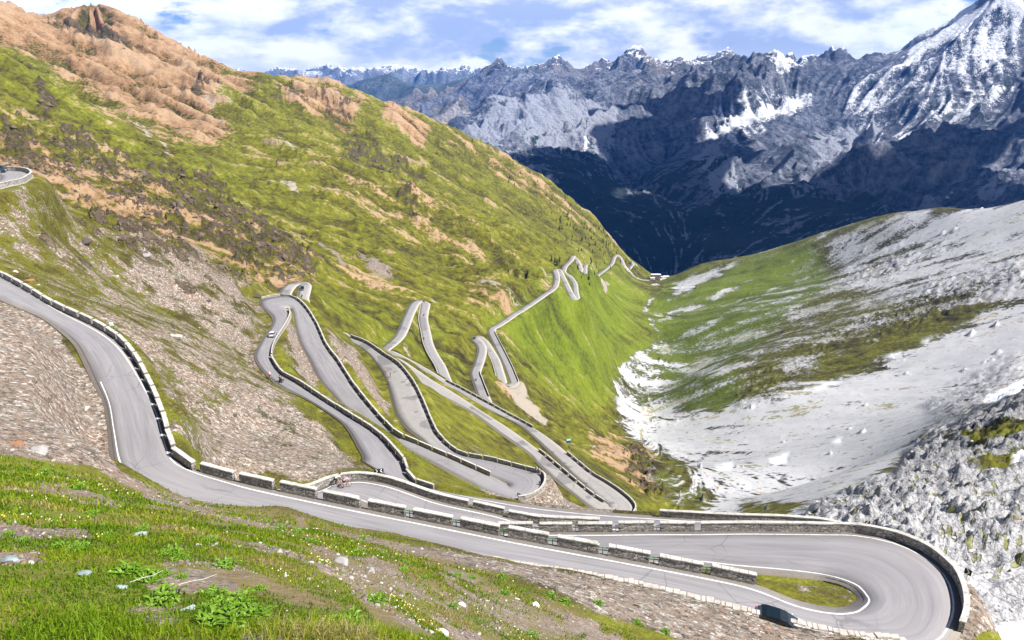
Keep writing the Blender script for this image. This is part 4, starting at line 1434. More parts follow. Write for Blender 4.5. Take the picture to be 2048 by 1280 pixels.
# second road down
i2, i2b = ent(1600, 1147), ent(1000, 1066)
eB = Edge('B', R1.tpar(ent(1660, 1220)) - 2, R1.tpar(i2b) + 3, .28)
s_end, s_w, s_l = es(eB, 1906, 1262), es(eB, 1412, 1066), es(eB, 995, 1066)
wall(eB, s_end, s_w, 'long curved stone parapet wall wrapping the outside of the wide hairpin at lower right')
blocks(eB, s_w + .6, s_l, 3.45, .62, "left of the long curved wall, behind the nearest road", 'parapet blocks of the second road', rails=(1, 12, 'rail_grey', 'pale grey'))
# third road down
i3, i3b = ent(635, 981), ent(1073, 1048)
e3 = Edge('A', R1.tpar(i3 - 4), R1.tpar(i3b + 4), .28)
q0, q1 = es(e3, 612, 985), es(e3, 942, 1016)
wall(e3, max(q0 - 6, 0), q1, 'long low stone wall curving behind the two racing cyclists')
blocks(e3, q1 + .5, es(e3, 1073, 1048) + 5, 3.5, .6, "right of the low wall behind the cyclists", 'parapet blocks of the third road', rails=(1, 9, 'rail_grey', 'pale grey'))
k3 = [i for i, e in enumerate(ROAD_MAIN) if e[:3] == ('W', 25, 66.5)][0]
e3b = Edge('B', R1.tpar(k3), R1.tpar(k3 + 9), .28)
wall(Edge('A', R1.tpar(k3 - 2), R1.tpar(k3 + 1), .28), 0, 9, 'short stone parapet wall hidden below the second road')
wall(Edge('B', R1.tpar(k3 + 1), R1.tpar(k3 + 7), .28), 0, Edge('B', R1.tpar(k3 + 1), R1.tpar(k3 + 7), .28).L, 'pale curved parapet wall peeping above the long hairpin wall')
# fourth road: the one that climbs away to the car
i4, i4e = ent(746, 933), ent(532, 745)
e4 = Edge('B', R1.tpar(i4) - 4, R1.tpar(ent(526, 612)), .25)
m0, m1, m2_ = es(e4, 837, 969), es(e4, 545, 724), es(e4, 576, 621)
blocks(e4, m0 - 3, m1 + 4, 3.7, .38, "from the near end beside the silver car's road", 'parapet blocks beside the road with the car', detail=False)
wall(e4, m1 + 5, m2_, 'thin parapet wall above the white retaining wall near the silver car', detail=False)
retaining(e4, m1 - 2, m2_ + 1, 4.2, 'tall white retaining wall curving beside the silver car')
# fifth road: from the far hairpin back to the second hairpin
i5 = ent(524, 599)
e5 = Edge('A', R1.tpar(i5) - 3, R1.tpar(ent(1016, 972)), .25)
n0, n1, n2 = es(e5, 523, 596), es(e5, 592, 599), es(e5, 979, 952)
wall(e5, n0, n1, 'white low wall around the outside of the hairpin beyond the silver car', h=.7, detail=False)
retaining(e5, n0, n1, 2.5, 'pale retaining wall under the hairpin beyond the silver car')
blocks(e5, n1 + .5, n2, 3.7, .40, "from the far hairpin down the wide grey road", 'parapet blocks beside the wide grey road', detail=False)
# sixth road
i6 = ent(1016, 972)
e6 = Edge('B', R1.tpar(i6) - 1, R1.tpar(ent(705, 685)), .25)
p0, p1, p2, p3_ = es(e6, 1035, 998), es(e6, 1079, 949), es(e6, 1000, 927), es(e6, 684, 669)
wall(e6, p0, p1, 'pale curved parapet wall around the hairpin in the middle of the photo', detail=False, step=1.2)
retaining(e6, p0, p1 + 2, 3.4, 'pale bulging retaining wall under the hairpin in the middle of the photo')
blocks(e6, p1 + .5, p3_, 3.7, .42, "from the middle hairpin up the patched pale road", 'parapet blocks beside the patched pale road', detail=False)
# seventh road: inner blocks, outer wall, then blocks along its far side
e7 = Edge('A', R1.tpar(ent(1017, 859)), R1.tpar(ent(1209, 1007)), .25)
blocks(e7, es(e7, 1076, 902), es(e7, 1207, 1005), 3.9, .7, "on the grass strip between two long pale roads", 'parapet blocks on the grass strip', detail=False)
e8 = Edge('B', R1.tpar(ent(1218, 1013)), R1.tpar(ent(885, 766)), .25)
t0, t1, t2, t3, t4 = es(e8, 1228, 1040), es(e8, 1181, 947), es(e8, 1132, 906), es(e8, 1064, 855), es(e8, 887, 765)
wall(e8, t0, t1, 'long pale parapet wall around the lowest of the near hairpins', detail=False, step=1.5)
retaining(e8, t0, es(e8, 1262, 1004), 2.6, 'pale retaining wall under the lowest of the near hairpins')
blocks(e8, t1 + .6, t2, 4.2, .6, 'between the long pale wall and the information board', 'parapet blocks below the information board', detail=False)
blocks(e8, t3, t4, 4.2, .55, "uphill from the lay-by of the information board", 'parapet blocks above the lay-by', detail=False)
# thin walls beside the distant loops
for a, b, side, lab in (((850, 607), (892, 763), 'B', 'thin dark parapet line beside the steep road with three motorcycles'), ((957, 674), (1005, 766), 'B', 'thin parapet line between two narrow parallel roads in the distance'),
                        ((1015, 771), (984, 666), 'B', 'thin parapet line right of the last narrow parallel road'), ((968, 795), (951, 745), 'B', 'thin parapet line under the lower arm of the small loop')):
    try:
        ia, ib = ent(*a), ent(*b)
    except ValueError:
        ia, ib = [i for i, e in enumerate(ROAD_MAIN) if (e[1], e[2]) in (a, (966, 790))][0], ent(*b)
    ed = Edge(side, R1.tpar(ia), R1.tpar(ib), .25)
    wall(ed, 0, ed.L, lab, detail=False, step=4.0)
# revetment of rough pale stones holding the bank on the uphill side of the nearest road
def revetment():
    e = Edge('B', R1.tpar(ent(533, 980)), R1.tpar(ent(1660, 1220)) + 1.5, .0)
    h_at = lambda s: np.interp(s / e.L, np.linspace(0, 1, 60), np.interp(np.linspace(R1.tpar(ent(533, 980)), R1.tpar(ent(1660, 1220)) + 1.5, 60), R1.s, R1.rev))
    rr = random.Random(3)
    c = e.at(e.L / 2)[0]
    base = empty('revetment_wall', c)
    n = int(e.L / .7)
    v, f = [], []
    for s in np.linspace(0, e.L, n):
        p, t, o = e.at(s)
        h = max(h_at(s), .1)
        for a, z in ((.0, -.3), (.03 + rr.uniform(-.03, .03), h * .5), (.06 + rr.uniform(-.03, .03), h - .02), (.75, h - .02), (.75, -.3)):
            v.append(tuple(p + o * a + np.array([0, 0, z]) - c))
    for i in range(n - 1):
        for k in range(5):
            a, b = i * 5 + k, i * 5 + (k + 1) % 5
            f.append((a, b, b + 5, a + 5))
    f += [tuple(range(5)), tuple((n - 1) * 5 + k for k in range(5))]
    mb = MB(); mb.add(v, f); mb.build('masonry', M['retain'], base)
    mb = MB()
    s = 0.2
    while s < e.L - .4:
        w = rr.uniform(.3, .75)
        p, t, o = e.at(s + w / 2)
        q = p + o * rr.uniform(.26, .36) - c
        mb.box((q[0], q[1], q[2] + max(h_at(s), .1) + rr.uniform(-.06, .06)), (w * .96, rr.uniform(.42, .72), .20), math.atan2(t[1], t[0]) + rr.uniform(-.08, .08))
        s += w
    mb.build('coping', M['kerb'], base, bevel=.03)
    tag(base, 'long rough stone revetment holding the grassy bank on the uphill edge of the nearest road', 'revetment')


revetment()
# the spur of road at far left
e0 = Edge('B', R0.tpar(1.0), R0.tpar(6.5), .2, R0)
wall(e0, 0, e0.L, 'white parapet wall around the road spur at the far left edge', detail=False, step=1.2)
retaining(e0, 0, e0.L, 2.2, 'pale stone retaining wall under the road spur at the far left edge')
# ================================================================ vehicles and riders
def glossy(name, c, rough=.3, metal=0.0, coat=.6):
    t = NT(name)
    t.b.inputs['Coat Weight'].default_value = coat
    t.b.inputs['Coat Roughness'].default_value = .08
    t.b.inputs['Metallic'].default_value = metal
    t.b.inputs['Specular IOR Level'].default_value = .5
    n = t.noise(40, 3)
    return t.col(t.mix(n, tuple(q * .92 for q in c), tuple(min(1, q * 1.06) for q in c)), rough)


M['car_white'] = glossy('pale_car_paint', (.62, .65, .68), .28, .2)
M['car_blue'] = glossy('ice_blue_car_paint', (.45, .60, .74), .25, .2)
M['car_teal'] = glossy('dark_teal_car_paint', (.02, .07, .09))
M['car_dark'] = glossy('dark_car_paint', (.03, .032, .04))
M['glass'] = glossy('dark_window_glass', (.006, .011, .014), .10, 0, .15)
M['tyre'] = plain('tyre_rubber', (.018, .018, .019), .85)
M['rim'] = glossy('alloy_rim', (.45, .46, .48), .35, .8)
M['lamp_w'] = glossy('headlamp_glass', (.7, .72, .74), .15)
M['lamp_r'] = glossy('tail_lamp_red', (.45, .02, .02), .2)
M['plate'] = plain('number_plate_white', (.7, .7, .68), .5)
M['black'] = plain('matt_black', (.02, .02, .022), .7)
M['steel'] = plain('galvanised_steel', (.33, .34, .35), .45, .7)


def loft_side(prof, hw):
    """prof: list of (x, z, w): an outline in side view; w = share of the half width there"""
    mb = MB()
    n = len(prof)
    v = [(x, -hw * w, z) for x, z, w in prof] + [(x, hw * w, z) for x, z, w in prof]
    f = [tuple(range(n)), tuple(range(2 * n - 1, n - 1, -1))]
    for k in range(n):
        a, b = k, (k + 1) % n
        f.append((a, b, b + n, a + n))
    mb.add(v, f)
    return mb


def make_car(paint, label, L=4.1, W=1.74, Ht=1.47):
    """faces +x"""
    e = empty('car', (0, 0, 0))
    h = W / 2
    x0, x1 = -L / 2, L / 2
    lower = [(x0 + .06, .32, .90), (x0, .55, .95), (x0 + .02, .86, .93), (x0 + .20, .98, .90), (x1 - 1.15, .97, .92), (x1 - .35, .82, .90), (x1 - .04, .66, .88), (x1, .45, .86), (x1 - .08, .25, .84), (x0 + .15, .24, .88)]
    mid = [(x, z, 1.0 if .3 < z < .9 else w) for x, z, w in lower]
    b = loft_side(lower, h * 1.04)
    b.build('body', M[paint], e, smooth=False, bevel=.05)
    cab = [(x0 + .12, .97, .90), (x0 + .42, Ht - .10, .74), (x0 + .75, Ht - .02, .72), (x0 + 1.75, Ht - .02, .72), (x1 - 1.95, Ht - .12, .74), (x1 - 1.10, .96, .88)]
    loft_side(cab, h).build('glasshouse', M['glass'], e, bevel=.03)
    rf = [(x0 + .36, Ht - .10, .76), (x0 + .72, Ht + .012, .74), (x0 + 1.75, Ht + .015, .74), (x1 - 1.98, Ht - .09, .76), (x1 - 2.0, Ht - .13, .77), (x0 + 1.75, Ht - .05, .75), (x0 + .75, Ht - .05, .75), (x0 + .40, Ht - .14, .77)]
    loft_side(rf, h).build('roof', M[paint], e, bevel=.015)
    for sx in (x0 + .82, x1 - .80):
        for sy in (-1, 1):
            w = MB()
            w.lathe((sx, sy * (h - .10), .31), [(.19, -.10), (.31, -.10), (.315, -.06), (.315, .06), (.31, .10), (.19, .10)], 16, 'Y')
            wo = w.build('wheel', M['tyre'], e)
            r = MB()
            r.lathe((sx, sy * (h - .10), .31), [(.02, .095 * sy), (.20, .085 * sy), (.20, -.02 * sy), (.02, -.02 * sy)], 10, 'Y')
            r.build('rim', M['rim'], wo)
    for sy in (-1, 1):
        a = MB(); a.box((x1 - .16, sy * h * .66, .68), (.30, .34, .15)); a.build('headlight', M['lamp_w'], e, bevel=.02)
        a = MB(); a.box((x0 + .03, sy * h * .80, .80), (.10, .24, .24)); a.build('taillight', M['lamp_r'], e, bevel=.02)
        a = MB(); a.box((x1 - 1.55, sy * (h + .06), 1.0), (.14, .18, .11)); a.build('wing_mirror', M[paint], e, bevel=.02)
        for px in (x0 + 1.12, x0 + 2.1):
            a = MB(); a.box((px, sy * h * .835, Ht - .29), (.07, .05, .40), 0); a.build('pillar', M['black'], e)
    a = MB(); a.box((x0 - .005, 0, .62), (.03, .52, .12)); a.build('number_plate', M['plate'], e)
    a = MB(); a.box((x0 - .005, 0, .36), (.06, W * .8, .14)); a.build('bumper', M['black'], e, bevel=.02)
    return tag(e, label, 'car', 'cars on the pass road')


def road_pose(px, py, side_shift=0.0, lo=0, hi=None, Rd=R1):
    """nearest road sample to a photo point, moved so that it stands exactly there on the tarmac"""
    a, b = (0, len(Rd.s)) if hi is None else np.searchsorted(Rd.t, [lo, hi])
    k = Rd.near_px(px, py) if hi is None else a + int(np.argmin(((np.stack(to_px(Rd.C[a:b])[:2], -1) - [px, py]) ** 2).sum(-1)))
    q = at_drop(px, py, -Rd.C[k][2])
    t = Rd.C[min(k + 1, len(Rd.C) - 1)] - Rd.C[max(k - 1, 0)]
    return Vector((q[0], q[1], Rd.C[k][2] + .005)), math.atan2(t[1], t[0]), math.asin(t[2] / np.linalg.norm(t))


def place(e, pose, turn=0.0):
    p, a, g = pose
    e.location = p
    e.rotation_euler = (0, -g if abs(turn) < 1 else g, a + turn)
    return e


silver = make_car('car_white', 'silver-white hatchback with dark windows driving beside the white retaining wall')
i_car = ent(547, 648)
place(silver, road_pose(546, 672, lo=i_car - 4, hi=i_car + 3))
blue = make_car('car_blue', 'ice-blue car with dark windows half hidden behind the kerb at lower right', 4.3, 1.78, 1.45)
for ch in blue.children:
    if ch.name.startswith('roof'):
        ch.data.materials[0] = M['glass']
place(blue, road_pose(1563, 1261, lo=ent(1407, 1151), hi=ent(1660, 1220)))
teal = make_car('car_teal', 'dark teal car at the far left edge above the road spur', 4.5, 1.85, 1.75)
place(teal, road_pose(-8, 344, lo=4, hi=8, Rd=R0))
for px, py, lab, lo, hi in ((605, 579, 'tiny dark car at the top of the small hairpin beyond the wide grey road', ent(590, 567), ent(612, 618)), (949, 678, 'tiny dark car rounding the small distant loop on the green slope', ent(964, 699), ent(966, 682))):
    c = copy_tree(teal)
    c['label'] = lab
    place(c, road_pose(px, py, lo=lo, hi=hi))
    for ch in c.children:
        if ch.name.startswith('body') or ch.name.startswith('roof') or ch.name.startswith('wing'):
            ch.data = ch.data.copy(); ch.data.materials[0] = M['car_dark']


# ---------------------------------------------------------------- people: one skinned surface each
def skin_body(name, joints, bones, mat, parent=None, sub=1):
    me = bpy.data.meshes.new(name)
    keys = list(joints)
    me.from_pydata([joints[k][0] for k in keys], [(keys.index(a), keys.index(b)) for a, b in bones], [])
    o = bpy.data.objects.new(name, me)
    COL.objects.link(o)
    sk = o.modifiers.new('skin', 'SKIN')
    o.modifiers.new('sub', 'SUBSURF').levels = sub
    for i, k in enumerate(keys):
        r = joints[k][1]
        me.skin_vertices[0].data[i].radius = (r, r) if not isinstance(r, tuple) else r
        me.skin_vertices[0].data[i].use_root = (k == keys[0])
    bpy.context.view_layer.update()
    dg = bpy.context.evaluated_depsgraph_get()
    nm = bpy.data.meshes.new_from_object(o.evaluated_get(dg))
    bpy.data.objects.remove(o)
    nm.materials.clear()
    nm.materials.append(mat)
    nm.polygons.foreach_set('use_smooth', [True] * len(nm.polygons))
    nm.name = name
    q = bpy.data.objects.new(name, nm)
    COL.objects.link(q)
    if parent:
        q.parent = parent
    return q


M['skin'] = plain('skin', (.46, .27, .19), .6)
M['shorts'] = plain('black_lycra', (.015, .015, .018), .6)


def rider(kind, jersey, helmet_c, label, cadence=0.0, shorts=None):
    """bent over the bars, faces +x, origin on the ground under the bottom bracket"""
    e = empty('person', (0, 0, 0))
    moto = kind == 'moto'
    hip, sh = ((-.18, 0, .86), (.10, 0, 1.33)) if moto else ((-.20, 0, .98), (.26, 0, 1.36))
    bar = (.52, .33, 1.02) if moto else (.56, .20, .98)
    J = {'pelvis': (hip, .125), 'waist': ((hip[0] * .6 + sh[0] * .4, 0, hip[2] * .55 + sh[2] * .45 + .02), .115), 'chest': ((sh[0] - .05, 0, sh[2] - .07), .135), 'neck': ((sh[0] + .06, 0, sh[2] + .07), .06),
         'head': ((sh[0] + .13, 0, sh[2] + .17), .088), 'crown': ((sh[0] + .15, 0, sh[2] + .26), .075), 'nose': ((sh[0] + .225, 0, sh[2] + .155), .022)}
    Bn = [('pelvis', 'waist'), ('waist', 'chest'), ('chest', 'neck'), ('neck', 'head'), ('head', 'crown'), ('head', 'nose')]
    for s, sy in (('l', 1), ('r', -1)):
        ph = cadence + (math.pi if sy < 0 else 0)
        ft = (.17 * math.cos(ph) + .02, sy * .10, .28 + .17 * math.sin(ph)) if not moto else (.02, sy * .22, .36)
        kn = ((hip[0] + ft[0]) / 2 + .26 - .05 * math.sin(ph) * 0, sy * (.10 if not moto else .25), (hip[2] + ft[2]) / 2 + .10) if not moto else (.26, sy * .26, .72)
        J.update({'hip' + s: ((hip[0], sy * .09, hip[2] - .02), .095), 'knee' + s: (kn, .06), 'ankle' + s: ((ft[0] - .06, ft[1], ft[2] + .07), .042), 'toe' + s: ((ft[0] + .12, ft[1], ft[2] + .01), .036),
                  'shl' + s: ((sh[0], sy * .18, sh[2]), .065), 'elb' + s: ((sh[0] + .16, sy * (bar[1] + .07), (sh[2] + bar[2]) / 2 + .0), .043), 'wri' + s: ((bar[0] - .05, sy * bar[1], bar[2] + .03), .03), 'palm' + s: ((bar[0], sy * bar[1], bar[2] + .035), .032)})
        Bn += [('pelvis', 'hip' + s), ('hip' + s, 'knee' + s), ('knee' + s, 'ankle' + s), ('ankle' + s, 'toe' + s), ('chest', 'shl' + s), ('shl' + s, 'elb' + s), ('elb' + s, 'wri' + s), ('wri' + s, 'palm' + s)]
        for k in range(4):
            y = sy * (bar[1] + (k - 1.5) * .018)
            J['f%d' % k + s] = ((bar[0] + .05, y, bar[2] + .03), .009)
            J['g%d' % k + s] = ((bar[0] + .062 - .004 * k, y, bar[2] - .01), .008)
            Bn += [('palm' + s, 'f%d' % k + s), ('f%d' % k + s, 'g%d' % k + s)]
        J['th' + s] = ((bar[0] + .02, sy * (bar[1] - .045), bar[2] - .005), .010)
        Bn.append(('palm' + s, 'th' + s))
    skin_body('body', J, Bn, M['skin'], e)
    grow = lambda ks, d: {k: (J[k][0], J[k][1] + d) for k in ks}
    js = ['waist', 'chest', 'pelvis', 'shll', 'shlr']
    top = grow(js, .016)
    for s in 'lr':
        a, b = np.array(J['shl' + s][0]), np.array(J['elb' + s][0])
        if moto:
            top['slv' + s], top['cuf' + s] = (tuple(b), .058), (tuple(np.array(J['wri' + s][0]) * .85 + b * .15), .043)
        else:
            top['slv' + s] = (tuple(a * .35 + b * .65), .060)
    bn = [('pelvis', 'waist'), ('waist', 'chest'), ('chest', 'shll'), ('chest', 'shlr'), ('shll', 'slvl'), ('shlr', 'slvr')] + ([('slvl', 'cufl'), ('slvr', 'cufr')] if moto else [])
    skin_body('jacket' if moto else 'jersey', top, bn, jersey, e)
    low = grow(['pelvis', 'hipl', 'hipr'], .014)
    low['pelvis'] = (low['pelvis'][0], .132)
    for s in 'lr':
        a, b, c = (np.array(J[q + s][0]) for q in ('hip', 'knee', 'ankle'))
        low['kn' + s] = (tuple(a * .2 + b * .8), .078) if not moto else (tuple(b), .078)
        if moto:
            low['an' + s] = (tuple(c), .06)
    skin_body('trousers' if moto else 'shorts', low, [('pelvis', 'hipl'), ('pelvis', 'hipr'), ('hipl', 'knl'), ('hipr', 'knr')] + ([('knl', 'anl'), ('knr', 'anr')] if moto else []), shorts or M['shorts'], e)
    hc = (sh[0] + .135, 0, sh[2] + (.225 if not moto else .20))
    mb = MB()
    mb.blob(hc, (.145, .115, .095) if not moto else (.155, .135, .15), 3, 3, 0)
    if not moto:
        for k in (-1, 0, 1):
            mb.box((hc[0] - .02, k * .05, hc[2] + .085), (.2, .018, .03))
    hel = mb.build('helmet', helmet_c, e, smooth=True)
    if moto:
        mb = MB(); mb.blob((hc[0] + .06, 0, hc[2] + .005), (.108, .11, .05), 4, 3, 0); mb.build('visor', M['glass'], hel, smooth=True)
    for sy in (1, -1):
        mb = MB()
        t = J['toe' + ('l' if sy > 0 else 'r')][0]
        mb.blob((t[0] - .07, t[1], t[2] + .005), (.14, .05, .05), 5, 2, .02)
        mb.build('shoe', M['black'], e, smooth=True)
    return tag(e, label, 'person', 'riders on the pass road')


def bicycle(frame_m, label):
    e = empty('bicycle', (0, 0, 0))
    for x in (-.50, .50):
        w = MB()
        w.lathe((x, 0, .335), [(.312, -.013), (.335, -.010), (.337, 0), (.335, .010), (.312, .013), (.312, -.013)], 28, 'Y')
        wo = w.build('wheel', M['tyre'], e)
        s = MB()
        for k in range(14):
            a = k * math.pi / 7
            s.tube([(x, 0, .335), (x + .31 * math.cos(a), 0, .335 + .31 * math.sin(a))], .0025, 4)
        s.lathe((x, 0, .335), [(.02, -.04), (.02, .04)], 8, 'Y')
        s.build('spokes', M['steel'], wo)
    f = MB()
    bb, seat, head, ra, fa = (-.07, 0, .28), (-.22, 0, .82), (.36, 0, .84), (-.50, 0, .335), (.50, 0, .335)
    for a, b in ((bb, seat), (bb, (.38, 0, .74)), ((-.20, 0, .78), head), ((.39, 0, .70), head)):
        f.tube([a, b], .021, 8)
    for y in (-.05, .05):
        f.tube([bb, (ra[0], y, ra[2])], .011, 6); f.tube([(-.2, 0, .76), (ra[0], y, ra[2])], .010, 6); f.tube([(.39, y * .6, .70), (fa[0], y, fa[2])], .013, 6)
    f.build('frame', frame_m, e)
    h = MB()
    h.tube([(.36, 0, .86), (.43, 0, .95)], .015, 8)
    h.tube([(.58, -.20, .92), (.56, -.20, .99), (.45, -.20, .97), (.43, 0, .96), (.45, .20, .97), (.56, .20, .99), (.58, .20, .92)], .013, 8)
    h.build('handlebar', M['black'], e)
    s = MB(); s.blob((-.24, 0, .90), (.14, .06, .03), 1, 2, .02); s.tube([seat, (-.235, 0, .9)], .014); s.build('saddle', M['black'], e, smooth=True)
    c = MB(); c.lathe((-.07, .05, .28), [(.02, -.01), (.095, -.008), (.095, .008), (.02, .01)], 18, 'Y'); c.tube([(-.07, -.10, .28), (.10, -.10, .28)], .012); c.tube([(-.07, .08, .28), (-.24, .08, .28)], .012)
    c.build('crankset', M['steel'], e)
    return tag(e, label, 'bicycle', 'bicycles on the pass road')


def motorcycle(label):
    e = empty('motorcycle', (0, 0, 0))
    for x in (-.70, .72):
        w = MB(); w.lathe((x, 0, .32), [(.20, -.07), (.30, -.075), (.325, -.03), (.325, .03), (.30, .075), (.20, .07)], 20, 'Y'); wo = w.build('wheel', M['tyre'], e)
        r = MB(); r.lathe((x, 0, .32), [(.03, -.05), (.2, -.05), (.2, .05), (.03, .05)], 12, 'Y'); r.build('rim', M['rim'], wo)
    b = loft_side([(-.95, .72, .4), (-.95, .86, .5), (-.55, .82, .8), (-.1, .80, .8), (.1, .98, .9), (.42, .98, .8), (.62, .80, .7), (.55, .42, .9), (.2, .24, 1), (-.35, .26, 1), (-.45, .55, .8)], .19)
    b.build('body', M['car_dark'], e, bevel=.03)
    s = loft_side([(-.9, .80, .8), (-.9, .88, .8), (-.1, .88, .9), (.0, .82, .8)], .16); s.build('seat', M['black'], e, bevel=.02)
    f = MB()
    for y in (-.09, .09):
        f.tube([(.72, y, .32), (.45, y, 1.0)], .028)
    f.build('fork', M['steel'], e)
    h = MB(); h.tube([(.44, -.38, 1.02), (.52, -.2, 1.03), (.50, 0, 1.05), (.52, .2, 1.03), (.44, .38, 1.02)], .016); h.build('handlebar', M['black'], e)
    w = loft_side([(.55, 1.0, 1), (.40, 1.32, .7), (.43, 1.32, .7), (.60, 1.0, 1)], .18); w.build('windshield', M['glass'], e)
    l = MB(); l.blob((.66, 0, .93), (.06, .12, .09), 2, 2, .02); l.build('headlight', M['lamp_w'], e, smooth=True)
    t = MB(); t.box((-.96, 0, .80), (.05, .16, .07)); t.build('taillight', M['lamp_r'], e)
    for y in (-.34, .34):
        p = MB(); p.box((-.72, y, .60), (.46, .22, .34)); p.build('pannier', M['black'], e, bevel=.03)
    x = MB(); x.tube([(.1, .16, .26), (-.4, .2, .28), (-.85, .22, .42)], .05); x.build('exhaust', M['steel'], e)
    return tag(e, label, 'motorcycle', 'motorcycles on the pass road')


M['j_white'] = plain('white_jersey', (.74, .72, .74), .8)
M['j_purple'] = plain('white_and_purple_jersey', (.50, .36, .58), .8)
M['j_red'] = plain('red_jersey', (.55, .06, .07), .8)
M['j_pink'] = plain('pink_jersey', (.70, .30, .34), .8)
M['j_black'] = plain('black_jacket', (.02, .022, .025), .7)
M['f_red'] = glossy('red_frame_paint', (.55, .05, .03))
M['f_dark'] = glossy('black_frame_paint', (.02, .02, .022))
M['h_black'] = glossy('black_helmet', (.016, .014, .018), .35)
M['h_white'] = glossy('white_helmet', (.75, .75, .76), .35)


def pair(kind, px, py, lo, hi, jersey, helmet, lab_p, lab_v, frame=None, shift=(0, 0), turn=0.0, cad=.6, shorts=None):
    pose = road_pose(px, py, lo=lo, hi=hi)
    v = motorcycle(lab_v) if kind == 'moto' else bicycle(frame, lab_v)
    p = rider(kind, jersey, helmet, lab_p, cad, shorts)
    for q in (v, p):
        place(q, pose, turn)
        c, s = math.cos(pose[1] + turn), math.sin(pose[1] + turn)
        q.location.x += shift[0] * c - shift[1] * s
        q.location.y += shift[0] * s + shift[1] * c
    return v, p


a3, b3 = ent(635, 981), ent(779, 971)
pair('bike', 688, 973, a3, b3 + 1, M['j_purple'], M['h_black'], 'cyclist in a white and purple jersey riding the red racing bicycle', 'red racing bicycle, the nearer of the two by the low stone wall', M['f_red'], (0.05, -.32), 0, .4)
pair('bike', 684, 971, a3, b3 + 1, M['j_white'], M['h_black'], 'cyclist in a plain white jersey just behind the purple one', 'black racing bicycle beside the red one by the low stone wall', M['f_dark'], (-.55, .38), 0, 2.6)
i5b = ent(705, 685)
for px, py, j, h, w, fr in ((771, 748, 'j_red', 'h_white', 'red jersey, leftmost of three on the patched pale road', 'f_dark'), (781, 754, 'j_red', 'h_black', 'red jersey, rightmost of three on the patched pale road', 'f_red'), (778, 768, 'j_white', 'h_black', 'white jersey, lowest of three on the patched pale road', 'f_dark')):
    pair('bike', px, py, ent(815, 855), i5b, M[j], M[h], 'small cyclist in a ' + w, 'racing bicycle under the cyclist in a ' + w.replace(' on the patched pale road', ''), M[fr], turn=math.pi)
pair('bike', 541, 757, ent(608, 794), ent(515, 700), M['j_pink'], M['h_white'], 'small cyclist in a pink jersey behind the motorcyclist', 'bicycle ridden by the small cyclist in pink', M['f_dark'])
pair('moto', 562, 764, ent(608, 794), ent(515, 700), M['j_black'], M['h_black'], 'motorcyclist in black on the road below the silver car', 'black touring motorcycle below the silver car', shift=(0, 0))
for px, py, lo, hi, w in ((848, 604, ent(830, 607), ent(848, 622), 'rounding the top of the narrow distant hairpin'), (848, 631, ent(848, 622), ent(851, 665), 'just below the narrow distant hairpin'), (848, 678, ent(846, 640), ent(866, 710), 'lowest of three below the narrow distant hairpin'),
                          (952, 761, ent(966, 790), ent(959, 722), 'under the small distant loop'), (604, 594, ent(610, 571), ent(612, 618), 'below the tiny dark car at the small hairpin')):
    pair('moto', px, py, lo, hi, M['j_black'], M['h_black'], 'tiny motorcyclist in black ' + w, 'tiny dark motorcycle ' + w)

# ================================================================ signs
M['sign_black'] = plain('sign_black', (.012, .016, .022), .5)
M['sign_white'] = plain('sign_white', (.72, .73, .74), .5)
M['sign_blue'] = plain('sign_pale_blue', (.38, .62, .72), .5)
M['sign_deep'] = plain('sign_dark_blue', (.01, .05, .09), .5)


def chevron_sign(pos, rz, label, flip=1, s=.62):
    e = empty('chevron_sign', pos, rz)
    p = MB(); p.tube([(0, .05, -.4), (0, .05, 1.15)], .03); p.build('post', M['steel'], e)
    b = MB(); b.box((0, 0, 1.1), (s, .03, s)); bo = b.build('board', M['sign_black'], e)
    c = MB()
    w, h = s * .22, s * .44
    f = flip
    for sg in (1, -1):
        v = [(-f * .16 * s * 1.6, h * sg), (-f * .16 * s * 1.6 + w, h * sg), (f * .20 * s + w * .5, 0), (f * .20 * s - w * .5, 0)] if f > 0 else [(.16 * s * 1.6, h * sg), (.16 * s * 1.6 - w, h * sg), (-.20 * s - w * .5, 0), (-.20 * s + w * .5, 0)]
        c.add([(x, -.019, 1.1 + z) for x, z in v] + [(x, -.027, 1.1 + z) for x, z in v], [(0, 1, 2, 3), (7, 6, 5, 4), (0, 4, 5, 1), (1, 5, 6, 2), (2, 6, 7, 3), (3, 7, 4, 0)])
    c.build('chevron', M['sign_white'], bo)
    return tag(e, label, 'road sign', 'chevron signs at the bends')


def sign_at(px, py, d, z_up=1.1):
    p = at_d(px, py, d)
    return Vector((p[0], p[1], p[2] - z_up))


chevron_sign(sign_at(607, 962, 88), .15, 'black chevron sign with white arrow left of the two racing cyclists')
p = sign_at(753, 942, 92)
chevron_sign(p, .1, 'black chevron sign with white arrow behind the low wall, left of a pair')
chevron_sign(Vector((p.x + .62, p.y + .12, p.z)), .5, 'black chevron sign angled away, right one of a pair behind the low wall', -1)
chevron_sign(sign_at(1936, 1144, 66), -1.0, 'chevron sign standing behind the curved wall of the wide hairpin')
chevron_sign(sign_at(1735, 1046, 90), -.2, 'chevron sign above the bend of the long stone wall at right', -1)
for px, py, d, rz, lab in ((1074, 936, 154, .3, 'small chevron sign on the grass above the middle hairpin'), (1080, 966, 149, -.9, 'small chevron sign on the right rim of the middle hairpin'), (1038, 990, 144, -.5, 'small chevron sign on the near rim of the middle hairpin'), (1258, 1024, 215, -.6, 'small chevron sign on the rim of the lowest near hairpin')):
    chevron_sign(sign_at(px, py, d), rz, lab, 1 if px > 1070 else -1, .8)
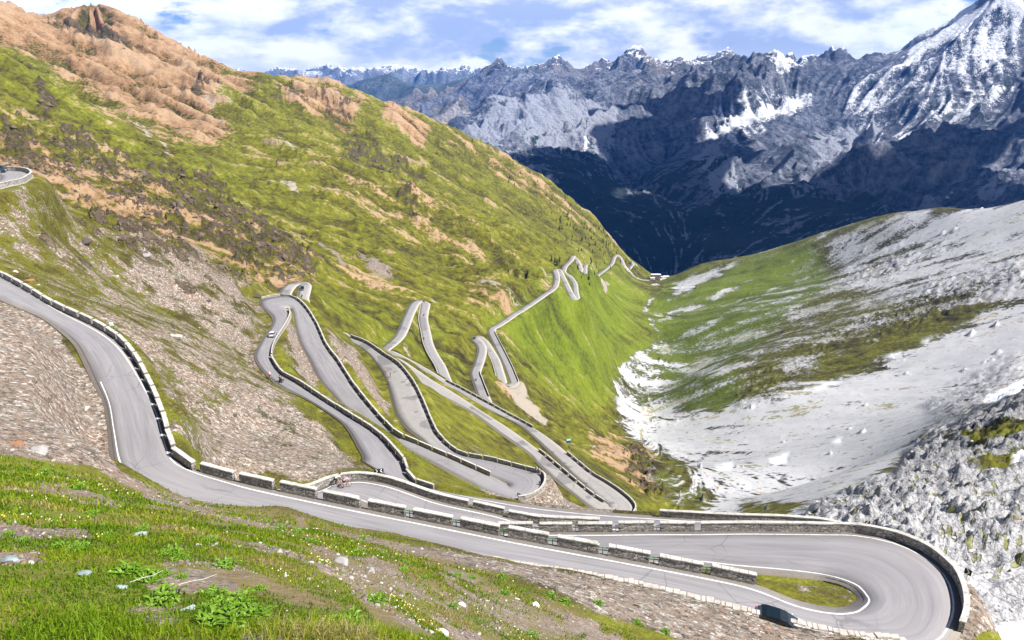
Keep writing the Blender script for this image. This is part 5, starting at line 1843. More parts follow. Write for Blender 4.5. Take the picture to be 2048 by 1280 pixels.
# information board
g = ground_at(1137, 893)
e = empty('information_board', g, .25)
for x in (-.55, .55):
    mb = MB(); mb.tube([(x, .06, -.3), (x, .06, 3.2)], .05); mb.build('post', M['steel'], e)
mb = MB(); mb.box((0, 0, 2.85), (1.7, .06, .75)); mb.build('upper_panel', M['sign_blue'], e)
mb = MB(); mb.box((0, 0, 2.0), (1.7, .06, .92)); mb.build('lower_panel', M['sign_deep'], e)
tag(e, 'blue and black information board on two posts beside the lay-by', 'information board')
g = ground_at(226, 664)
e = empty('road_sign', g, .2)
mb = MB(); mb.tube([(0, .04, -.3), (0, .04, 1.25)], .03); mb.build('post', M['steel'], e)
mb = MB(); mb.box((0, 0, 1.05), (.5, .03, .5)); mb.build('panel', M['sign_white'], e)
mb = MB(); mb.box((0, -.02, 1.05), (.3, .02, .28)); mb.build('symbol', M['sign_blue'], e)
tag(e, 'small white square sign on a post behind the upper parapet', 'road sign')

# ================================================================ small built things on the slope
g = ground_at(349, 675)
mb = MB(); mb.box((0, 0, .12), (2.7, .9, .5)); mb.box((.3, .05, .38), (1.9, .7, .12))
o = mb.build('concrete_slab', M['cap'], bevel=.03); o.location = g; o.rotation_euler = (.12, .1, .1)
tag(o, 'pale concrete slab lying on the scree slope above the cyclists', 'concrete slab')
p = R1.B[np.searchsorted(R1.s, s_near('B', 212, 806, ent(285, 758), ent(352, 920)))]
mb = MB(); mb.box((0, 0, -.9), (.5, 3.2, 2.4)); mb.box((.05, 0, .32), (.62, 3.4, .14))
o = mb.build('concrete_buttress', M['cap'], bevel=.03); o.location = (p[0] - 1.4, p[1] - 2.6, p[2] - .3); o.rotation_euler = (0, 0, .15)
tag(o, 'pale concrete buttress left of the upper bend of the nearest road', 'buttress')
g = ground_at(1187, 898)
mb = MB()
n = 12
for k in range(n):
    a0 = math.pi * (k + .5) / n
    mb.box((1.5 * math.cos(a0), 0, 1.4 * math.sin(a0)), (.34, 1.2, .44), 0, Matrix.Translation(Vector((0, 0, 0))))
o = mb.build('stone_culvert', M['cap'], bevel=.03); o.location = g; o.rotation_euler = (0, 0, .5)
tag(o, 'small pale stone arch of a culvert below the lay-by', 'culvert')


def pylon(px, py, h, label):
    g = ground_at(px, py)
    e = empty('cableway_pylon', g)
    mb = MB()
    for sx in (-1, 1):
        for sy in (-1, 1):
            mb.tube([(sx * h * .07, sy * h * .07, -1), (sx * h * .03, sy * h * .03, h)], h * .012, 5)
    for k in range(6):
        z0, z1 = h * k / 6, h * (k + 1) / 6
        w0, w1 = h * (.07 - .04 * k / 6), h * (.07 - .04 * (k + 1) / 6)
        for sy in (-1, 1):
            mb.tube([(-w0, sy * w0, z0), (w1, sy * w1, z1)], h * .007, 4); mb.tube([(w0, sy * w0, z0), (-w1, sy * w1, z1)], h * .007, 4)
    mb.build('mast', M['black'], e)
    mb = MB(); mb.box((0, 0, h), (h * .45, h * .05, h * .05)); mb.build('crossarm', M['black'], e)
    return tag(e, label, 'pylon')


pylon(1634, 470, 15, 'dark cableway pylon on the grassy knob of the right ridge')

# ================================================================ the inn in the valley
M['plaster'] = speckled('white_plaster', (.72, .70, .66), (.55, .53, .50), 1.2, .5)
M['brown_wood'] = speckled('brown_boards', (.30, .19, .14), (.20, .12, .09), 1.5, .6)
M['sheet_roof'] = speckled('pale_sheet_roof', (.55, .60, .66), (.42, .46, .52), .6, .5)
M['dark_roof'] = speckled('dark_shingle_roof', (.06, .07, .08), (.11, .11, .11), .8, .5)
M['green_tarp'] = plain('green_fence_mesh', (.03, .22, .12), .7)


def house(pos, L, W, H, rz, walls, roofm, label, wins, pitch=.35, cat='building', sink=4.0):
    e = empty('inn_building' if 'inn' in label else 'building', pos, rz)
    mb = MB(); mb.box((0, 0, (H - sink) / 2), (L, W, H + sink)); w = mb.build('wall', M[walls], e)
    mb = MB()
    o, r = .8, pitch * W / 2
    L2, W2 = L / 2 + o, W / 2 + o
    mb.add([(-L2, -W2, H - .1), (L2, -W2, H - .1), (L2, 0, H + r), (-L2, 0, H + r), (-L2, W2, H - .1), (L2, W2, H - .1),
            (-L2, -W2, H + .25), (L2, -W2, H + .25), (L2, 0, H + r + .4), (-L2, 0, H + r + .4), (-L2, W2, H + .25), (L2, W2, H + .25)],
           [(0, 1, 2, 3), (3, 2, 5, 4), (9, 8, 7, 6), (10, 11, 8, 9), (0, 6, 7, 1), (4, 5, 11, 10), (1, 7, 8, 2), (2, 8, 11, 5), (0, 3, 9, 6), (3, 4, 10, 9)])
    rf = mb.build('roof', M[roofm], e)
    mb = MB(); mb.box((L * .2, W * .12, H + r + .6), (.9, .9, 1.8)); mb.build('chimney', M['plaster'], rf)
    mb = MB()
    mb.add([(-L / 2 + .02, 0, H + r), (-L / 2 + .02, -W / 2, H), (-L / 2 + .02, W / 2, H), (L / 2 - .02, 0, H + r), (L / 2 - .02, -W / 2, H), (L / 2 - .02, W / 2, H)], [(0, 1, 2), (3, 5, 4), (0, 3, 4, 1), (0, 2, 5, 3), (1, 4, 5, 2)])
    mb.build('gable', M[walls], e)
    for i in range(wins[0]):
        for j in range(wins[1]):
            mb = MB()
            mb.box((-L / 2 + L * (i + .5) / wins[0], -W / 2 - .03, H * (j + .55) / wins[1]), (1.3, .12, 1.5))
            fr = mb.build('window', M['glass'], e)
    mb = MB(); mb.box((L * .1, -W / 2 - .05, 1.1), (1.4, .14, 2.2)); mb.build('door', M['brown_wood'], e)
    return tag(e, label, cat)


def gp(px, py):
    return ground_at(px, py)


hp = gp(1313, 560)
house(hp + Vector((0, 14, 1)), 27, 13, 12, -.05, 'brown_wood', 'sheet_roof', 'largest inn building with brown facade and pale sheet roof in the valley', (6, 3), .25)
house(hp + Vector((20, 2, 0)), 15, 11, 9, .3, 'plaster', 'sheet_roof', 'white inn building with pale roof right of the brown one', (3, 2))
house(hp + Vector((9, -4, 0)), 15, 10, 7, .9, 'plaster', 'dark_roof', 'white inn annex with a dark roof in front of the brown one', (3, 2))
house(hp + Vector((32, 18, 0)), 16, 9, 6, .0, 'plaster', 'sheet_roof', 'low white shed with pale roof at the right end of the inn', (3, 1))
house(hp + Vector((-13, 0, 0)), 12, 9, 6, .1, 'plaster', 'sheet_roof', 'low white annex at the left end of the inn', (2, 1))
gq = gp(1306, 571)
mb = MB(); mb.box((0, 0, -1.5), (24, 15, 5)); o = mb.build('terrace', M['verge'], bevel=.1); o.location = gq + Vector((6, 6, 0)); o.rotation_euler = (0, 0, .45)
tag(o, 'pale gravel parking terrace in front of the valley inn', 'terrace')
mb = MB()
for k in range(7):
    mb.tube([(-9 + k * 3, 0, -1), (-9 + k * 3, 0, 2.6)], .10, 6)
mb.box((0, 0, 1.5), (18.5, .12, 2.0))
o = mb.build('screen_fence', M['green_tarp']); o.location = gq + Vector((-6, 4, 1.0)); o.rotation_euler = (0, 0, 1.35)
tag(o, 'green screen fence at the edge of the parking terrace', 'fence')
# ================================================================ conifers on the far slope
def conifer_mesh(seed):
    rr = random.Random(seed)
    c = MB()
    H = 1.0
    for k in range(46):
        z = .10 + .88 * k / 46
        r = .20 * (1 - z) ** .8 + .012
        for j in range(5):
            a = rr.uniform(0, 6.28)
            q = r * rr.uniform(.7, 1.15)
            w = .035 * (1.2 - z)
            x, y = math.cos(a), math.sin(a)
            c.add([(x * .015 - y * w, y * .015 + x * w, z + .02), (x * .015 + y * w, y * .015 - x * w, z + .02), (x * q + y * w * .5, y * q - x * w * .5, z - .06 * rr.uniform(.6, 1.4)), (x * q - y * w * .5, y * q + x * w * .5, z - .05)], [(0, 1, 2, 3)])
    c.lathe((0, 0, 0), [(.10, .12), (.09, .3), (.05, .6), (.0, 1.0)], 7)
    t = MB()
    t.tube([(0, 0, -.08), (0, 0, .2)], [.022, .016], 6)
    return c.build('crown', M['needles'], link=False), t.build('trunk', M['bark'], link=False)


M['needles'] = speckled('conifer_needles', (.022, .040, .016), (.04, .06, .022), 3, .6)
M['bark'] = plain('conifer_bark', (.07, .05, .035), .9)
TM = [conifer_mesh(k) for k in range(4)]
tr = random.Random(5)
spots = []
for px, py, n, sx, sy in ((1045, 370, 8, 22, 10), (1090, 400, 12, 20, 12), (1130, 430, 18, 20, 14), (1165, 455, 22, 18, 14), (1195, 478, 22, 15, 12), (1218, 498, 14, 10, 8), (1150, 480, 10, 25, 16), (1195, 528, 9, 14, 8), (1116, 530, 5, 6, 5), (1170, 545, 3, 20, 10), (1250, 520, 16, 12, 8), (1275, 535, 12, 12, 6), (960, 300, 6, 40, 12), (1185, 555, 4, 10, 10)):
    for k in range(n):
        spots.append((px + tr.gauss(0, sx), py + tr.gauss(0, sy)))
for px, py in spots:
    g = ground_at(px, py, 300)
    if math.hypot(g.x, g.y) > 2750:
        continue
    i, j = G.idx(g.x, g.y)
    if G.dist[int(i), int(j)] < 4:
        continue
    e = empty('conifer_tree', g, tr.uniform(0, 6.28))
    h = tr.uniform(6, 13)
    e.scale = (h, h, h * tr.uniform(.9, 1.1))
    km = tr.choice(TM)
    for nm, me in (('crown', km[0]), ('trunk', km[1])):
        q = bpy.data.objects.new(nm, me); COL.objects.link(q); q.parent = e
    tag(e, 'small dark conifer on the green slope above the inn', 'tree', 'scattered conifers on the far green slope')

# ================================================================ stones
def rock_mesh(seed, sub=3, flat=.7, cuts=9):
    rr = random.Random(seed)
    v, f = ico(sub)
    V = np.array(v)
    ns = np.random.default_rng(seed)
    for _ in range(cuts):
        n = ns.normal(size=3); n /= np.linalg.norm(n)
        d = ns.uniform(.45, .85)
        s = V @ n
        V -= np.where(s > d, s - d, 0)[:, None] * n
    V += fbm(V[:, 0] * 3 + seed, V[:, 1] * 3 + V[:, 2] * 2, seed, 4)[:, None] * V * .12
    V[:, 2] *= flat
    return V, np.array(f)


M['stone_grey'] = speckled('grey_stone', (.30, .29, .28), (.14, .13, .125), 5, .8)
M['stone_white'] = speckled('whitish_stone', (.55, .53, .50), (.30, .28, .26), 5, .7)
M['stone_rust'] = speckled('rusty_stone', (.26, .13, .07), (.13, .075, .05), 5, .8)
M['stone_dark'] = speckled('dark_stone', (.085, .07, .06), (.035, .03, .028), 3, .8)
M['stone_bluish'] = speckled('bluish_stone', (.26, .31, .31), (.14, .17, .17), 6, .8)
BOULD = [(1071, 1211, .9, 'white', 'whitish boulder on the bank below the nearest road'), (923, 1210, .55, 'white', 'whitish stone beside the sandy hollow in the turf'), (1033, 1197, .4, 'white', 'small whitish stone between grass tufts below the road'),
         (884, 1265, .5, 'white', 'whitish stone near the bottom edge of the photo'), (738, 1143, .7, 'grey', 'flat grey rock with rusty edge on the turf bank'), (682, 1125, .9, 'grey', 'long grey rock slab at the head of the bare gully'),
         (165, 1148, .32, 'bluish', 'bluish stone half sunk in the turf at left'), (243, 1176, .28, 'bluish', 'bluish stone beside the large leafy plant'), (370, 1220, .3, 'bluish', 'bluish stone under the leafy plants at the bottom'), (15, 1122, .45, 'bluish', 'flat bluish stone at the left edge of the turf'),
         (276, 1072, .6, 'bluish', 'pale bluish stone in the upper turf'), (75, 900, 1.3, 'grey', 'large flat grey boulder on the scree at left'), (30, 888, 1.2, 'rust', 'rusty boulder on the scree at the left edge'),
         (1533, 1255, .75, 'rust', 'rusty brown boulder on the stony bank at lower right'), (1500, 1250, .5, 'rust', 'smaller rusty stone left of the rusty boulder'), (1390, 1245, .5, 'white', 'pale stone on the stony bank near the kerb'), (1440, 1228, .5, 'rust', 'orange-brown stone high on the stony bank'),
         (1155, 1060, 1.4, 'white', 'pale boulder on the bare slope under the middle hairpin'),
         (290, 504, 2.6, 'grey', 'pale grey crag on the slope beyond the nearest road'), (168, 479, 3.0, 'dark', 'dark layered crag on the slope at left'), (345, 652, 1.6, 'dark', 'dark brown crag above the concrete slab'), (416, 600, 1.4, 'dark', 'dark crag high on the scree slope'),
         (510, 585, 3.2, 'dark', 'dark crag beside the far hairpin'), (60, 560, 1.6, 'rust', 'rusty crag just beyond the upper parapet'), (30, 541, 1.0, 'white', 'pale boulder above the upper parapet at left'), (235, 553, .9, 'white', 'white boulder in the green slope beyond the upper parapet'), (470, 832, .9, 'dark', 'dark stone in the middle of the scree slope'),
         (1298, 870, 5.0, 'white', 'big white boulder at the edge of the pale scree'), (1187, 888, 2.2, 'rust', 'rusty rock beside the culvert'), (1468, 1132, .45, 'white', 'whitish stone on the island verge')]
for k, (px, py, r, m, lab) in enumerate(BOULD):
    V, f = rock_mesh(40 + k, 3, .62)
    g = ground_at(px, py + r * 2)
    o = raw_mesh('boulder', V * np.array([1.15, .9, .9]) * r * (.40 if py > 1000 else .62), f, M['stone_' + m])
    o.location = g - Vector((0, 0, r * .06))
    o.rotation_euler = (0, 0, k * 1.7)
    tag(o, lab, 'rock', 'boulders on the slopes')


def sample_land(n, weight, rmax, rmin=3.0, seed=1):
    """random land points: dense near the photographer, thinner with distance; weight 0..1 per land vertex"""
    rg = np.random.default_rng(seed)
    lr = rg.uniform(math.log(rmin), math.log(rmax), n)
    az = rg.uniform(math.radians(-44), math.radians(44), n)
    i, j = (lr - G.lr[0]) / G.dlr, (az - G.az[0]) / G.daz
    w = bil(weight, i, j)
    k = rg.uniform(0, 1, n) < w
    i, j, lr, az = i[k], j[k], lr[k], az[k]
    r = np.exp(lr)
    return np.stack([r * np.sin(az), r * np.cos(az), bil(G.Z, i, j)], -1), r, rg, (i, j)


def fine_mask(scale, seed, lo, hi):
    return sstep(lo, hi, fbm(G.X / scale, G.Y / scale, seed, 5))


onland = sstep(.5, 1.4, G.dist)
# loose stones on the scree
SN = fbm(G.X / 9, G.Y / 9, 31, 5)
wS = np.clip(sstep(.25, .6, MK['scree'] + SN * .8) * onland, 0, 1)
P, r, rg, _ = sample_land(150000, wS, 210, 12, 5)
size = np.clip(.026 * (1 - rg.uniform(0, 1, len(P))) ** -.50, .02, .24) * np.clip(r / 60, .42, 1.25)
ov, of = rock_mesh(2, 1, .7, 5)
rots = rg.uniform(0, 6.28, len(P))
vv = []
base = ov[None] * (size[:, None, None]) * (1 + .25 * rg.standard_normal((len(P), 1, 3)))
ca, sa_ = np.cos(rots)[:, None], np.sin(rots)[:, None]
xx = base[..., 0] * ca - base[..., 1] * sa_
yy = base[..., 0] * sa_ + base[..., 1] * ca
VV = np.stack([xx, yy, base[..., 2]], -1) + P[:, None]
tone = rg.uniform(0, 1, len(P))
FF = (of[None] + (np.arange(len(P)) * len(ov))[:, None, None]).reshape(-1, 3)


def stone_material():
    t = NT('scree_stones')
    a = t.attr('tone')
    c = t.ramp(a, [(.02, (.07, .058, .05)), (.2, (.15, .13, .11)), (.45, (.22, .19, .155)), (.58, (.26, .165, .105)), (.70, (.18, .10, .065)), (.78, (.25, .24, .22)), (.97, (.46, .435, .40))])
    return t.col(t.mix(t.m('MULTIPLY', t.noise(12, 4, .6, t.pos()), .6), c, (.12, .10, .085)), .95)


M['stones'] = stone_material()
o = raw_mesh('loose_stones', VV.reshape(-1, 3), FF, M['stones'], {'tone': np.repeat(tone, len(ov))})
tag(o, kind='stuff')

# blocky limestone rubble on the rocky slope right of the hairpin
wL = np.clip(MK['lrock'] * MK['lime'] * onland * sstep(-.25, .25, fbm(G.X / 14, G.Y / 14, 91, 4)), 0, 1)
P, r, rg, _ = sample_land(34000, wL, 420, 50, 6)
P = P[P[:, 0] > 10]
r = np.hypot(P[:, 0], P[:, 1])
size = np.clip(.12 * (1 - rg.uniform(0, 1, len(P))) ** -.5, .10, .75) * np.clip(r / 130, .6, 1.6)
ov, of = rock_mesh(8, 1, .6, 14)
base = ov[None] * size[:, None, None] * (1 + .25 * rg.standard_normal((len(P), 1, 3)))
rots = rg.uniform(0, 6.28, len(P))
ca, sa_ = np.cos(rots)[:, None], np.sin(rots)[:, None]
VV = np.stack([base[..., 0] * ca - base[..., 1] * sa_, base[..., 0] * sa_ + base[..., 1] * ca, base[..., 2]], -1) + P[:, None]
FF = (of[None] + (np.arange(len(P)) * len(ov))[:, None, None]).reshape(-1, 3)
M['lime_rubble'] = speckled('limestone_rubble', (.40, .395, .405), (.20, .195, .205), 1.2, .7)
tag(raw_mesh('limestone_rubble', VV.reshape(-1, 3), FF, M['lime_rubble']), kind='stuff')

# dark rocks standing in lines and clumps on the big slope
wR = np.clip(sstep(.24, .80, CV.get('rock', PX + wx * .7, PY + wy * .7) + cl * .55 + S2 * .10) + .04 * sstep(1.2, 2.2, S2 + S1 * .4), 0, 1) * (1 - MK['lime']) * sstep(3, 8, G.dist) * sstep(120, 260, G.R) * (.12 + .88 * sstep(-.12, .25, fbm(G.X / 70 + S2 * .2, G.Y / 70, 88, 4) + S2 * .06))
P, r, rg, _ = sample_land(150000, wR, 2100, 130, 16)
P, r = P[P[:, 0] < P[:, 1] * .35], r[P[:, 0] < P[:, 1] * .35]
size = np.clip(.42 * (1 - rg.uniform(0, 1, len(P))) ** -.5, .35, 2.6) * np.clip(r / 500, .45, 1.7)
ov, of = rock_mesh(21, 1, .8, 9)
base = ov[None] * size[:, None, None] * (1 + .3 * rg.standard_normal((len(P), 1, 3)))
rots = rg.uniform(0, 6.28, len(P))
ca, sa_ = np.cos(rots)[:, None], np.sin(rots)[:, None]
VV = np.stack([base[..., 0] * ca - base[..., 1] * sa_, base[..., 0] * sa_ + base[..., 1] * ca, base[..., 2]], -1) + P[:, None]
FF = (of[None] + (np.arange(len(P)) * len(ov))[:, None, None]).reshape(-1, 3)
M['slope_rock'] = speckled('dark_slope_rock', (.135, .105, .078), (.055, .042, .032), .8, .8)
tag(raw_mesh('slope_rocks', VV.reshape(-1, 3), FF, M['slope_rock']), kind='stuff')

# ================================================================ turf in the foreground
def blade_material():
    t = NT('grass_blades')
    a = t.sep(t.attr('tone', 'Vector'))
    c = t.ramp(a[0], [(0, (.07, .145, .008)), (.3, (.155, .27, .010)), (.55, (.24, .34, .014)), (.78, (.32, .34, .03)), (.91, (.40, .32, .11)), (1, (.46, .38, .22))])
    tr_ = t.n('ShaderNodeBsdfTranslucent')
    t.put(tr_.inputs[0], c)
    t.put(t.b.inputs['Base Color'], c)
    t.b.inputs['Roughness'].default_value = .6
    mx = t.n('ShaderNodeMixShader')
    mx.inputs[0].default_value = .45
    t.t.links.new(t.b.outputs[0], mx.inputs[1]); t.t.links.new(tr_.outputs[0], mx.inputs[2])
    out = [x for x in t.t.nodes if x.type == 'OUTPUT_MATERIAL'][0]
    t.t.links.new(mx.outputs[0], out.inputs[0])
    return t.mat


M['blades'] = blade_material()


def blades(name, P, r, rg, hgt, tone, lean=.5):
    n = len(P)
    a = rg.uniform(0, 6.28, n)
    w = np.maximum(.004, .00085 * r) * rg.uniform(.7, 1.3, n)
    dx, dy = np.cos(a), np.sin(a)
    b = rg.uniform(0, 6.28, n)
    q = rg.uniform(.1, 1, n) * lean
    lx, ly = np.cos(b) * q + .18, np.sin(b) * q - .1
    up = np.ones(n)
    Z = np.zeros(n)
    B = P - [0, 0, .02]
    v0 = B - np.stack([dx * w, dy * w, Z], -1)
    v1 = B + np.stack([dx * w, dy * w, Z], -1)
    m = B + np.stack([lx * hgt * .35, ly * hgt * .35, hgt * .62], -1)
    v2, v3 = m + np.stack([dx * w, dy * w, Z], -1) * .75, m - np.stack([dx * w, dy * w, Z], -1) * .75
    v4 = B + np.stack([lx * hgt, ly * hgt, hgt * (1.0 - .35 * q)], -1)
    V = np.stack([v0, v1, v2, v3, v4, v4], 1).reshape(-1, 3)
    k = np.arange(n) * 6
    Fq = np.concatenate([np.stack([k, k + 1, k + 2, k + 3], -1), np.stack([k + 3, k + 2, k + 4, k + 5], -1)])
    T = np.repeat(np.stack([tone, tone, tone], -1), 6, 0)
    return raw_mesh(name, V, Fq, M['blades'], {'tone': T})


FN = fbm(G.X / 2.6, G.Y / 2.6, 55, 5)
FN2 = fbm(G.X / 7.5, G.Y / 7.5, 56, 4)
bare = np.clip(MK['scree'] + SN * .7, 0, 1)
DRY = fbm(G.X / 3.2, G.Y / 2.4, 67, 4)
wG = np.clip(MK['fore'] * (1 - sstep(.42, .62, bare)) * sstep(-.42, .0, FN + FN2 * .6) * onland, 0, 1)
P, r, rg, (gi, gj) = sample_land(420000, wG, 75, 4.5, 8)
fn = bil(FN, gi, gj)
fn2 = bil(FN2, gi, gj)
tone = np.clip(.52 + fn * .2 - fn2 * .35 + 1.1 * np.clip(bil(DRY, gi, gj), -.2, .45) + rg.normal(0, .14, len(P)), 0, 1)
hgt = np.clip(.045 + .06 * (fn + .4) + .035 * rg.standard_normal(len(P)), .03, .26) * np.clip(r / 13, 1, 2.2)
tag(blades('grass', P, r, rg, hgt, tone, .6), kind='stuff')
# sparse turf on the slopes and verges further off
wT = np.clip((1 - sstep(.35, .6, bare)) * (1 - MK['lime']) * onland * sstep(-.2, .3, FN2), 0, 1) * (1 - MK['fore']) * .6
P, r, rg, (gi, gj) = sample_land(60000, wT, 190, 45, 9)
tone = np.clip(.55 + rg.normal(0, .2, len(P)), 0, 1)
tag(blades('turf', P, r, rg, np.clip(.10 + .05 * rg.standard_normal(len(P)), .05, .3) * r / 50, tone, .5), kind='stuff')

# ---- tall pale grass at the bottom
bp = ground_at(690, 1262)
rg = np.random.default_rng(77)
def tussock_patch(px, py, n, rad, h, tone0, seed):
    rg = np.random.default_rng(seed)
    g = ground_at(px, py)
    q = rg.normal(0, rad, (n, 2))
    x, y = g.x + q[:, 0], g.y + q[:, 1]
    P = np.stack([x, y, G.height(x, y)], -1)
    r = np.hypot(x, y)
    return P, r, np.clip(tone0 + rg.normal(0, .1, n), 0, 1), np.clip(h * (1 + .3 * rg.standard_normal(n)), .05, 1), rg


parts_ = [tussock_patch(*a) for a in ((690, 1270, 2200, .4, .20, .62, 1), (640, 1275, 1300, .3, .20, .88, 2), (760, 1272, 1200, .35, .17, .6, 3), (120, 1265, 2000, .4, .16, .35, 4), (230, 1270, 1300, .35, .14, .4, 5), (560, 1262, 1000, .35, .15, .55, 6), (700, 1278, 600, .2, .22, .97, 7))]
P = np.concatenate([p[0] for p in parts_]); r = np.concatenate([p[1] for p in parts_]); tone = np.concatenate([p[2] for p in parts_]); hg = np.concatenate([p[3] for p in parts_])
tag(blades('tall_grass', P, r, rg, hg, tone, .75), kind='stuff')

# ---- broad-leaved plants
def leaf_material():
    t = NT('dock_leaf')
    P = t.n('ShaderNodeTexCoord').outputs['Object']
    c = t.mix(t.noise(7, 3, .5, P), (.075, .175, .010), (.20, .34, .020))
    tr_ = t.n('ShaderNodeBsdfTranslucent')
    t.put(tr_.inputs[0], c); t.put(t.b.inputs['Base Color'], c)
    t.b.inputs['Roughness'].default_value = .45
    t.b.inputs['Specular IOR Level'].default_value = .4
    mx = t.n('ShaderNodeMixShader'); mx.inputs[0].default_value = .3
    t.t.links.new(t.b.outputs[0], mx.inputs[1]); t.t.links.new(tr_.outputs[0], mx.inputs[2])
    t.t.links.new(mx.outputs[0], [x for x in t.t.nodes if x.type == 'OUTPUT_MATERIAL'][0].inputs[0])
    return t.mat


M['leaf'] = leaf_material()


def leafy_mesh(seed):
    rr = random.Random(seed)
    mb = MB()
    for k in range(rr.randint(150, 190)):
        a = rr.uniform(0, 6.28)
        L = rr.uniform(.10, .27)
        w0 = L * rr.uniform(.055, .095)
        el = rr.uniform(.6, 1.5)
        ox, oy = max(-.17, min(.17, rr.gauss(0, .10))), max(-.17, min(.17, rr.gauss(0, .10)))
        n = 6
        v = []
        x = z = 0
        for i in range(n + 1):
            t = i / n
            w = w0 * math.sin(math.pi * min(1, t * .92 + .06)) ** .7 * (1 + .25 * math.sin(t * 19 + k))
            ang = el - 1.5 * t * t
            if i:
                x += L / n * math.cos(ang); z += L / n * math.sin(ang)
            tw = rr.uniform(-.015, .015)
            cx, cy = ox + math.cos(a) * x, oy + math.sin(a) * x
            v += [(cx - math.sin(a) * w, cy + math.cos(a) * w, z + w * .3 + tw), (cx, cy, z - w * .1), (cx + math.sin(a) * w, cy - math.cos(a) * w, z + w * .3 - tw)]
        f = []
        for i in range(n):
            b = i * 3
            f += [(b, b + 1, b + 4, b + 3), (b + 1, b + 2, b + 5, b + 4)]
        mb.add(v, f)
    return mb.build('leafy_plant', M['leaf'], smooth=True, link=False)


LM = [leafy_mesh(k) for k in range(6)]
pr0 = random.Random(41)
PLANT = [(185, 1026, 1, 'in the upper turf at left, under the bend'), (282, 1058, .9, 'beside the pale bluish stone'), (258, 1148, 1.25, 'largest dark clump left of centre in the turf'), (300, 1160, 1, 'touching the right side of the largest clump'), (321, 1204, 1.2, 'dark clump below the fallen twig'), (342, 1108, 1.1, 'clump in the middle of the turf'),
         (362, 1118, .8, 'smaller clump joined to the middle one'), (451, 1134, 1, 'single clump right of the middle of the turf'), (506, 1232, 1.1, 'in the wide leafy patch at the bottom, right part'), (470, 1215, 1.2, 'in the wide leafy patch at the bottom, upper part'), (440, 1252, 1.3, 'in the wide leafy patch at the bottom, left part'), (424, 1190, .9, 'above the wide leafy patch'),
         (215, 1070, .8, 'small clump above the pale bluish stone'), (154, 1098, 1, 'in the leafy patch left of the pale stones'), (120, 1092, .8, 'at the left end of that leafy patch'), (560, 1057, 1.5, 'left of two dark clumps below the road'), (595, 1066, 1.5, 'right of two dark clumps below the road'), (533, 1041, 1.3, 'close under the edge of the nearest road'), (622, 1082, 1.2, 'on the bare strip below the kerb'),
         (420, 1081, .9, 'in the flowering turf at mid slope'), (82, 944, 1.8, 'near the top edge of the turf at far left'), (154, 975, 1.8, 'second near the top edge of the turf'), (724, 1074, 1.4, 'just below the kerb of the nearest road'), (712, 1105, 1.3, 'on the green strip below the kerb'), (765, 1108, 1.3, 'on the green strip right of the grey slab'), (813, 1125, 1.4, 'at the right end of the green strip'), (806, 1140, 1.2, 'under the green strip'),
         (1004, 1153, 1.6, 'alone on the stony bank'), (1100, 1192, 1.8, 'left of the stony bank'), (1130, 1203, 1.7, 'in the green patch on the stony bank'), (1196, 1206, 1.7, 'at the right end of the green patch on the bank'), (1008, 1186, 1.3, 'beside the whitish boulder'), (1062, 1268, 1.2, 'near the bottom edge in the middle'), (690, 1246, 1.1, 'among the tall pale grass at the bottom'), (1275, 1245, 1.5, 'low on the stony bank'), (1330, 1262, 1.5, 'at the bottom edge under the stony bank')]
for k in range(26):                         # smaller plants between them
    PLANT.append((None, None, pr0.uniform(.45, .8), ['small tuft in the turf near the left edge', 'small tuft in the flowering turf', 'small tuft on the lower turf', 'small tuft on the stony strip'][k % 4]))
pr = random.Random(12)
for k, (px, py, s, w) in enumerate(PLANT):
    small = px is None
    if small:
        cx, cy, sx, sy = ((110, 1030, 100, 60), (430, 1060, 120, 40), (480, 1180, 200, 60), (900, 1180, 160, 50))[(k - 36) % 4]
        px, py = cx + pr.uniform(-sx, sx), cy + pr.uniform(-sy, sy)
        s *= 1 + .5 * ((k - 36) % 4 == 3)
    g = ground_at(px, py + 4)
    o = bpy.data.objects.new('leafy_plant', LM[k % len(LM)])
    COL.objects.link(o)
    o.location = g
    o.rotation_euler = (.0, .0, pr.uniform(0, 6.28))
    o.scale = (s * .85, s * .85, s * .8)
    tag(o, ('green leafy ' if small else 'dark green broad-leaved plant ') + w.replace('small tuft', 'small plant tuft') if small else 'dark green broad-leaved plant ' + w, 'plant', ('small leafy tufts: ' + w if small else 'broad-leaved plants in the foreground'))

# ---- twigs and flowers
for px, py, dx, lab in ((395, 1177, .30, 'pale dry twig lying on the turf right of the largest leafy clump'), (295, 1170, .22, 'short dry twig beside the largest leafy clump')):
    g = ground_at(px, py)
    mb = MB(); mb.tube([(-dx, -.06, .10), (-dx * .3, 0, .13), (dx * .4, .03, .15), (dx, .10, .19)], [.005, .007, .006, .003], 6)
    o = mb.build('dry_twig', M['stone_white']); o.location = g
    tag(o, lab, 'twig')
wF = wG * sstep(.05, .25, fbm(G.X / 5, G.Y / 5, 99, 3))
P, r, rg, _ = sample_land(9000, wF, 45, 5, 12)
P = P[:1000]; r = r[:1000]
n = len(P)
s = np.maximum(.010, .0012 * r)[:, None]
c = P + [0, 0, .10]
ax = np.stack([np.ones(n), np.zeros(n), np.zeros(n)], -1); ay = np.stack([np.zeros(n), np.full(n, .6), np.full(n, .8)], -1)
V = np.stack([c - ax * s, c - ay * s, c + ax * s, c + ay * s], 1).reshape(-1, 3)
t_ = NT('petals')
M['petals'] = t_.col(t_.ramp(t_.attr('tone'), [(.3, (.72, .72, .66)), (.6, (.70, .60, .10))]), .8)
tag(raw_mesh('wildflowers', V, (np.arange(n) * 4)[:, None] + np.arange(4)[None], M['petals'], {'tone': np.repeat(rg.uniform(0, 1, n) ** 1.5, 4)}), kind='stuff')
